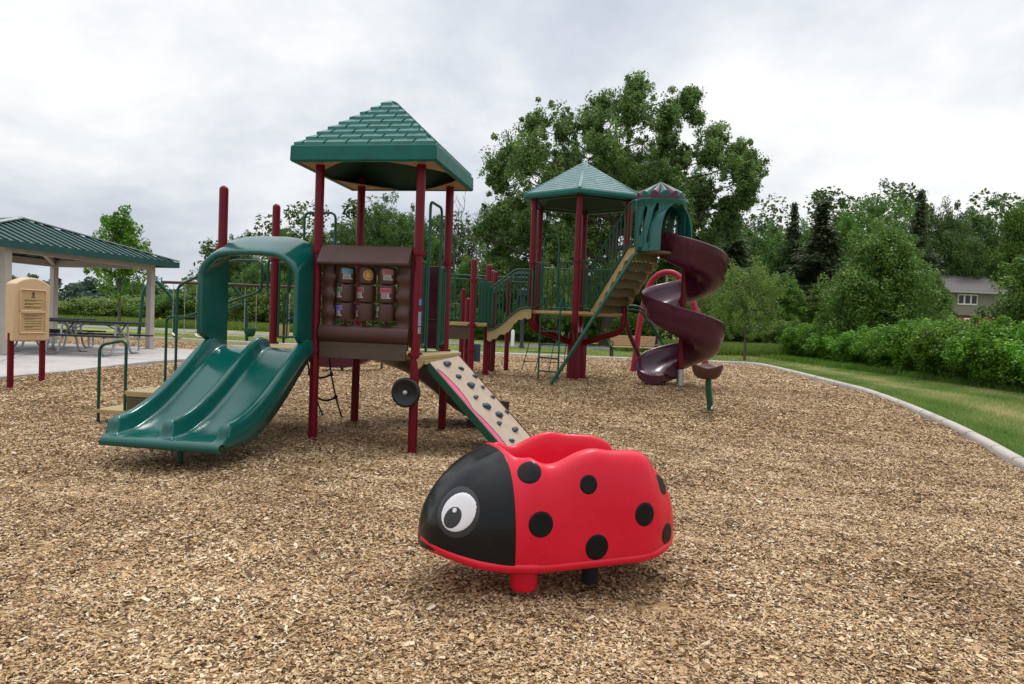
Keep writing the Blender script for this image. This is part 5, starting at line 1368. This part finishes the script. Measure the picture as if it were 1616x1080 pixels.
# --- big cottonwood, lobes measured from the photograph, given real depth
Yc = 42.0
lobes = [(1000, 150, 34, 0), (958, 160, 32, 1), (985, 195, 40, -2), (935, 195, 36, 0), (892, 195, 32, 1), (845, 205, 34, -1), (808, 232, 30, 1), (786, 262, 24, 0), (836, 262, 44, -3), (890, 255, 46, 2), (945, 255, 48, -3), (1000, 250, 46, 1), (1045, 195, 30, -1), (1082, 165, 22, 0), (1092, 150, 12, 0), (1100, 185, 12, 0), (1058, 232, 32, 2), (1005, 138, 16, 0), (968, 300, 50, -1), (1030, 290, 46, -2), (1075, 275, 26, 2), (1112, 250, 30, -1), (1128, 215, 20, 0), (1155, 245, 28, 0), (1182, 238, 22, 1), (1190, 262, 16, 0), (1150, 285, 34, -2), (1182, 290, 18, 0), (1118, 305, 34, 1), (1150, 325, 26, 0), (1105, 335, 28, 1), (870, 310, 46, -2), (915, 330, 46, 2), (820, 320, 34, 1), (785, 285, 22, 0), (792, 340, 30, -1), (765, 365, 26, 0), (835, 370, 42, 0), (790, 400, 34, 1), (880, 385, 44, -1), (940, 380, 42, 1), (845, 425, 38, 2), (1000, 345, 40, 2), (1060, 330, 34, -2), (1050, 375, 34, 1), (775, 430, 26, 0), (915, 230, 46, 4), (970, 235, 46, 4), (1035, 250, 44, 4), (870, 290, 48, 4), (930, 300, 52, 5), (1000, 310, 50, 5), (1080, 310, 40, 4), (860, 350, 48, 5), (800, 365, 40, 4), (950, 360, 50, 5), (830, 240, 34, 3), (1120, 280, 34, 3), (1065, 205, 28, 2), (1085, 240, 26, 1), (900, 420, 44, 5), (810, 420, 40, 4), (1155, 352, 28, 0), (1125, 372, 30, 1), (1172, 318, 22, 0), (1095, 390, 34, 2)]
g = np.random.default_rng(5); C = []; Rd = []
bx = at(960, 545, Yc)
for u, v, r, dy in lobes:
    R_ = r/F*Yc
    yy = Yc+dy*1.0
    c = at(u, v, Yc); c = Vector((c.x-bx.x, dy*1.1, c.z-.35))
    k = int(24+r*1.6)
    for i in range(k):
        d = g.normal(size=3); d /= np.linalg.norm(d); f = abs(g.normal())*.47+.2*g.random()
        C.append((c.x+d[0]*R_*f, c.y+d[1]*R_*f*1.25, c.z+d[2]*R_*f)); Rd.append(.14+.40*g.random()**1.4)
C = np.array(C); Rd = np.array(Rd)
tree_from('cottonwood_tree', 'huge spreading cottonwood towering behind the hexagonal tower, crown against the sky', 'tree', (bx.x, Yc, .3), C, Rd, 84, .12, 'leaf_cotton', 4.2, .50, 6, bark='bark2', flat=.35, shell=.25)
# extra heavy limbs
# --- behind the near tower
put('oak', 602, 60, 308, 120, 'tall dark tree with broken top seen behind the square roof posts', name='oak_tree')
put('oak', 548, 62, 345, 90, 'rounded dark tree left of the tall one behind the drum panel')
put('elm', 500, 60, 352, 80, 'green tree behind the tall arched grab rail left of the square roof')
put('oak', 375, 66, 364, 70, 'dark rounded tree above the green slide hood, left')
put('elm', 445, 64, 358, 70, 'tree behind the rear maroon post of the slide hood', name='broadleaf_tree')
put('oak', 652, 64, 322, 80, 'dark tree between the right hand posts of the near tower')
put('oak', 410, 50, 405, 90, 'dark tree seen through the slide hood opening')
put('elm', 690, 58, 372, 80, 'mid green tree behind the side of the near tower')
put('elm', 335, 60, 440, 90, 'low tree left of the slide hood behind the swings')
# thin crowned half dead tree
g = np.random.default_rng(41); C, Rd = blob_crown(41, 7, 11, 3.5, 70, .25, .5, 'vase')
dt = tree_from('half_dead_tree', 'half dead tree with bare twigs between the near tower and the cottonwood', 'tree', (ax(728, 58, 500), 58, .3), C, Rd, 40, .15, 'leaf_dark', 3, .2, 41, bark='bark2'); dt.scale = (1, 1, .98)
mb = MB(); rg = random.Random(4)
for k in range(26):
    a = Vector((rg.uniform(-1, 1), rg.uniform(-.6, .6), rg.uniform(5, 8))); b = a+Vector((rg.uniform(-1.6, 1.6), rg.uniform(-.8, .8), rg.uniform(1.5, 4.2)))
    P = limb(mb, a, b, .06, .012, rg)
    for q in P[2:]: limb(mb, q, q+Vector((rg.uniform(-.8, .8), rg.uniform(-.4, .4), rg.uniform(.2, 1.1))), .025, .008, rg, 4, 3)
obj('bare_branches', mb, 'bark2', dt, 60)
# understory around the cottonwood
put('elm', 735, 48, 402, 90, 'bright green tree left of the cottonwood trunk behind the platform posts')
put('spruce', 832, 47, 415, 60, 'dark spruce behind the sloping bridge')
put('lime', 880, 38, 400, 90, 'pale young tree seen between the posts of the hexagonal tower')
put('lime', 955, 42, 390, 80, 'pale green tree behind the steep tan stairs')
put('elm', 1060, 46, 372, 120, 'green tree directly behind the maroon spiral slide')
put('elm', 905, 52, 430, 150, 'low mid green tree behind the hexagonal tower column')
put('oak', 990, 52, 400, 130, 'dark tree under the cottonwood behind the stairs')
put('oak', 790, 52, 430, 120, 'dark low tree under the left side of the cottonwood')
# small trees with visible trunk at the right
put('lime', 1178, 27, 398, 125, 'young lime green tree standing on the lawn right of the spiral slide', name='young_tree')
put('lime', 1085, 31, 425, 110, 'lime green tree behind the lower loops of the spiral slide')
# conifers and far trees, right
U = [('oak', 1128, 58, 350, 90, 'dark tree below the right lobe of the cottonwood'), ('spruce2', 1150, 52, 338, 95, 'dark spruce right below the cottonwood'), ('oak', 1190, 56, 352, 100, 'rounded dark tree behind the young lime tree'),
     ('oak', 1212, 64, 350, 70, 'far oak between two spruces'), ('spruce', 1246, 55, 323, 66, 'pointed dark spruce with narrow spire left of the twin spruces'), ('spruce2', 1291, 52, 317, 100, 'tallest spruce behind the bushy willow'),
     ('elm', 1328, 58, 325, 80, 'yellowish green tree between spruce and tall feathery tree'), ('airy', 1382, 50, 291, 110, 'tall feathery pale tree rising above the willow'), ('spruce', 1443, 54, 303, 84, 'dark spruce right of the tall feathery tree'),
     ('oak', 1478, 58, 308, 90, 'black green oak above the house, left'), ('oak', 1538, 60, 310, 110, 'black green oak above the house roof'), ('elm', 1604, 54, 308, 110, 'broad green tree above the house at the right edge'),
     ('oak', 1500, 55, 345, 100, 'dense green tree directly behind the house roof'), ('oak', 1565, 64, 350, 90, 'dark tree right behind the house'), ('elm', 1235, 44, 425, 100, 'mid green tree at the foot of the spruces'), ('oak', 1180, 47, 440, 130, 'dark undergrowth tree behind the young lime tree'),
     ('elm', 1650, 58, 330, 130, 'tree at the right border of the view'), ('elm', 1300, 44, 440, 110, 'low green tree left behind the willow'), ('elm', 1470, 42, 420, 80, 'green tree at the left end of the house'), ('elm', 1120, 45, 450, 110, 'low tree behind the spiral slide exit'), ('elm', 1268, 60, 342, 100, 'rounded tree filling the gap between the two dark spruces'), ('oak', 1168, 61, 352, 110, 'rounded dark tree behind the spruce nearest the cottonwood'), ('elm', 1222, 59, 356, 90, 'green tree in front of the far oak between spruces'), ('oak', 1410, 60, 318, 110, 'dark rounded tree behind the tall feathery tree')]
for k, u, Y, vt, wp_, lab in U: put(k, u, Y, vt+(4 if not k.startswith('spruce') else -6), wp_*(1.3 if k.startswith('spruce') else 1.15), lab)
# bushy willow
C, Rd = blob_crown(51, 6.2, 6.6, .3, 430, .2, .55, 'egg')
w = tree_from('willow_tree', 'broad bushy willow with soft green foliage rising over the hedge', 'tree', (ax(1385, 29, 500), 29, .3), C, Rd, 145, .095, 'leaf_willow', .9, .16, 51, droop=.9)
s_ = (at(1385, 333, 29).z-.3)/6.6; w.scale = (196/F*29/6.2, 1.0, s_)
C, Rd = blob_crown(52, 5.4, 5.4, .4, 300, .2, .45, 'oval')
w = tree_from('maple_tree', 'leafy green tree cut by the right edge of the view, in front of the house', 'tree', (ax(1632, 23, 500)+.95, 23, .3), C, Rd, 140, .095, 'leaf_mid', 1.2, .14, 52)
s_ = (at(1616, 362, 23).z-.3)/5.4; w.scale = (.82, .9, s_)
# hedge shrubs
mkproto('hedge', 'hedge_shrub', 61, 2.9, 1.85, .0, 330, .10, .27, 'oval', 120, .056, 'leaf_hedge', .2, .04)
for i, (x, y, s, zt_, lab) in enumerate([(12.45, 12.2, 3.0, 2.0, 'hedge shrub at the right edge, nearest to the camera'), (12.25, 14.3, 3.1, 2.02, 'second hedge shrub from the right edge'), (12.15, 16.4, 3.1, 2.1, 'third hedge shrub from the right edge, under the house'), (12.35, 18.5, 3.2, 2.16, 'fourth hedge shrub from the right edge, left of the house'), (12.75, 20.7, 3.2, 2.2, 'tall hedge shrub at the left end of the bright row'), (13.2, 23.0, 3.2, 2.0, 'dark hedge shrub under the right side of the willow'), (13.6, 25.8, 3.4, 1.9, 'dark hedge shrub under the middle of the willow'), (13.9, 28.6, 3.2, 1.75, 'dark hedge shrub under the left side of the willow'), (13.9, 31.8, 3.0, 2.1, 'round bright bush standing at the left end of the hedge')]):
    root, h, w, used = PROTO['hedge']; o = root if not used[0] else copy_tree(root); used[0] = True
    o.location = (x, y, gz(y)-.1); o.rotation_euler = (0, 0, i*1.3); o.scale = (s/2.9, s/2.9, (zt_-gz(y)+.15)/1.85); tag(o, lab, 'shrub', 'shrubs of the hedge along the lawn')
# left side
C, Rd = blob_crown(71, 4.4, 6.0, 1.3, 170, .14, .42, 'egg')
Yl = 33
w = tree_from('maple_tree', 'slim young maple behind the picnic shelter, against the sky', 'tree', (ax(188, Yl, 500), Yl, .35), C, Rd, 60, .125, 'leaf_hedge', 1.9, .075, 71); s_ = (at(180, 316, Yl).z-.35)/6.0; w.scale = (118/F*Yl/4.4, 118/F*Yl/4.4, s_)
B = [('bush', 88, 52, 472, 80, 'round green bush left behind the notice board'), ('limebush', 150, 50, 466, 130, 'bright bush below the slim maple, left'), ('limebush', 215, 51, 464, 120, 'bright bush between maple and shelter post'), ('bush', 285, 51, 458, 120, 'green bush between shelter post and slide hood'), ('bush', 340, 52, 446, 110, 'taller bush left behind the slide hood'), ('limebush', 415, 49, 448, 110, 'pale bush seen through the slide hood'),
     ('bush', 30, 52, 474, 110, 'bush at the left edge behind the shelter'), ('bush', 470, 52, 450, 80, 'bush behind the rear maroon post'), ('bush', 545, 50, 440, 100, 'bush behind the drum panel, left'), ('limebush', 610, 50, 430, 110, 'bush behind the drum panel, right'), ('bush', 850, 44, 470, 110, 'bush behind the bridge rail'), ('bush', 930, 44, 480, 110, 'bush behind the thick maroon column'), ('bush', 1010, 40, 490, 110, 'bush behind the park bench'), ('limebush', 1110, 38, 490, 100, 'pale bush right behind the spiral slide exit'), ('bush', 1180, 38, 500, 120, 'bush behind the trunk of the young lime tree'), ('bush', 700, 46, 470, 110, 'bush behind the lower platform'), ('bush', 770, 46, 480, 110, 'bush left of the bridge'), ('bush', 1240, 36, 500, 90, 'bush between the young lime tree and the round hedge bush')]
for k, u, Y, vt, wp_, lab in B: put(k, u, Y, vt, wp_, lab, 'bush', name='bush')
# distant wood on the left and behind everything
def wood(name, label, xs_, Y, zt_, n_each, size, lm, seed, rr=(1.2, 2.6), prof=None):
    g = np.random.default_rng(seed); C = []; Rd = []
    x = xs_[0]
    while x < xs_[1]:
        if prof: zt_ = float(np.interp(x, [q[0] for q in prof], [q[1] for q in prof]))
        ht = zt_*(.92+.2*g.random()+.07*math.sin(x*.19+seed)); r = g.uniform(*rr)
        for z in np.arange(r*.5, ht, r*.9): C.append((x+g.normal()*r*.5, Y+g.normal()*3, .3+z)); Rd.append(r*(1-.5*(z/ht)**2)*g.uniform(.8, 1.1))
        x += r*.62
    V, rn = leaves(np.array(C), np.array(Rd), n_each, size, g, shell=.6)
    me = quads_mesh(name, V, rn, lm); o = bpy.data.objects.new(name, me); COL.objects.link(o); return tag(o, label, 'wood', kind='stuff')
wood('distant_wood', 'hazy blue green wood on the skyline at far left', (-175, -40), 150, 6.6, 170, .7, 'leaf_haze', 81, (1.6, 3.2))
wood('background_wood', 'dark continuous wood closing the view behind the trees', (-40, 75), 74, 11, 190, .36, 'leaf_dark', 82, (1.5, 3.0), prof=[(-40, 3), (-33, 4), (-30, 8.5), (-26, 10.2), (-20, 11.6), (-12, 13), (-6, 12), (5, 12.5), (18, 13.4), (28, 14.2), (36, 14.8), (48, 15.6), (75, 16)])
# tall weeds
def weeds(name, label, cx0, cx1, y0, y1, n, h, m_, seed):
    def fx(g, n): return cx0+(cx1-cx0)*g.random(n), y0+(y1-y0)*g.random(n)
    V, r = blades(n, fx, seed, h); me = quads_mesh(name, V, r, m_); o = bpy.data.objects.new(name, me); COL.objects.link(o); tag(o, label, 'weeds', kind='stuff')
weeds('tall_weeds', 'tall bright weeds along the foot of the trees behind the spiral slide', 5.0, 14.5, 32, 35, 26000, .45, 'leaf_lime', 91)
weeds('tall_weeds', 'tall weeds in front of the bushes behind the swings', -38, 3, 45, 47.5, 40000, .42, 'leaf_lime', 92)
weeds('tall_weeds', 'dark tall grass at the foot of the hedge', 11.2, 12.4, 12, 31, 12000, .16, 'leaf_mid', 93)

# ------------------------------------------------------------------ sky and light
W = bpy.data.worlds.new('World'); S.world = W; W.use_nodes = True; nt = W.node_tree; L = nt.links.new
bg = nt.nodes['Background']; 
SUN_EL, SUN_AZ = 62, 25   # degrees; azimuth measured from +Y towards +X
sky = nt.nodes.new('ShaderNodeTexSky'); sky.sky_type = 'NISHITA'; sky.sun_disc = False; sky.sun_elevation = R(SUN_EL); sky.sun_rotation = R(SUN_AZ); sky.air_density = 1.5; sky.dust_density = 3
sc = nt.nodes.new('ShaderNodeVectorMath'); sc.operation = 'SCALE'; sc.inputs['Scale'].default_value = .10; L(sky.outputs[0], sc.inputs[0])
tc = nt.nodes.new('ShaderNodeTexCoord'); sep = nt.nodes.new('ShaderNodeSeparateXYZ'); L(tc.outputs['Generated'], sep.inputs[0])
mxz = nt.nodes.new('ShaderNodeMath'); mxz.operation = 'MAXIMUM'; L(sep.outputs[2], mxz.inputs[0]); mxz.inputs[1].default_value = 0
adz = nt.nodes.new('ShaderNodeMath'); adz.operation = 'ADD'; L(mxz.outputs[0], adz.inputs[0]); adz.inputs[1].default_value = .34
dx = nt.nodes.new('ShaderNodeMath'); dx.operation = 'DIVIDE'; L(sep.outputs[0], dx.inputs[0]); L(adz.outputs[0], dx.inputs[1])
dy = nt.nodes.new('ShaderNodeMath'); dy.operation = 'DIVIDE'; L(sep.outputs[1], dy.inputs[0]); L(adz.outputs[0], dy.inputs[1])
cm = nt.nodes.new('ShaderNodeCombineXYZ'); L(dx.outputs[0], cm.inputs[0]); L(dy.outputs[0], cm.inputs[1]); cm.inputs[2].default_value = 3.7
n1 = N(nt, 'ShaderNodeTexNoise', Scale=1.0, Detail=10.0, Roughness=.58, Distortion=.15); L(cm.outputs[0], n1.inputs['Vector'])
cl = ramp(nt, n1.outputs['Fac'], [(.36, (.60, .65, .745)), (.45, (.74, .785, .86)), (.52, (.90, .925, .96)), (.60, (1.07, 1.07, 1.07))])
mxs = mixc(nt, .90, sc.outputs[0], cl)
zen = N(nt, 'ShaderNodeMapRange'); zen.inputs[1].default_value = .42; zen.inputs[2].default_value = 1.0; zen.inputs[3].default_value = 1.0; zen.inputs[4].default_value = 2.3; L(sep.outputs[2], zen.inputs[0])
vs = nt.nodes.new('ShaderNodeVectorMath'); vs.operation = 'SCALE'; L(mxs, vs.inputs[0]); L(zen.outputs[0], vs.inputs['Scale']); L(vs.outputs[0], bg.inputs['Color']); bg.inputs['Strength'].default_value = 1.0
sl = bpy.data.lights.new('sun', 'SUN'); sl.energy = 1.4; sl.angle = R(11); sl.color = (1, .965, .91); so = bpy.data.objects.new('sun', sl); COL.objects.link(so)
d = Vector((math.sin(R(SUN_AZ))*math.cos(R(SUN_EL)), math.cos(R(SUN_AZ))*math.cos(R(SUN_EL)), math.sin(R(SUN_EL)))); so.rotation_euler = d.to_track_quat('Z', 'Y').to_euler()
S.view_settings.view_transform = 'Standard'; S.view_settings.look = 'None'; S.view_settings.exposure = 0; S.view_settings.gamma = 1
S.cycles.max_bounces = 6; S.cycles.transparent_max_bounces = 4
S.world.cycles.sampling_method = 'AUTOMATIC'
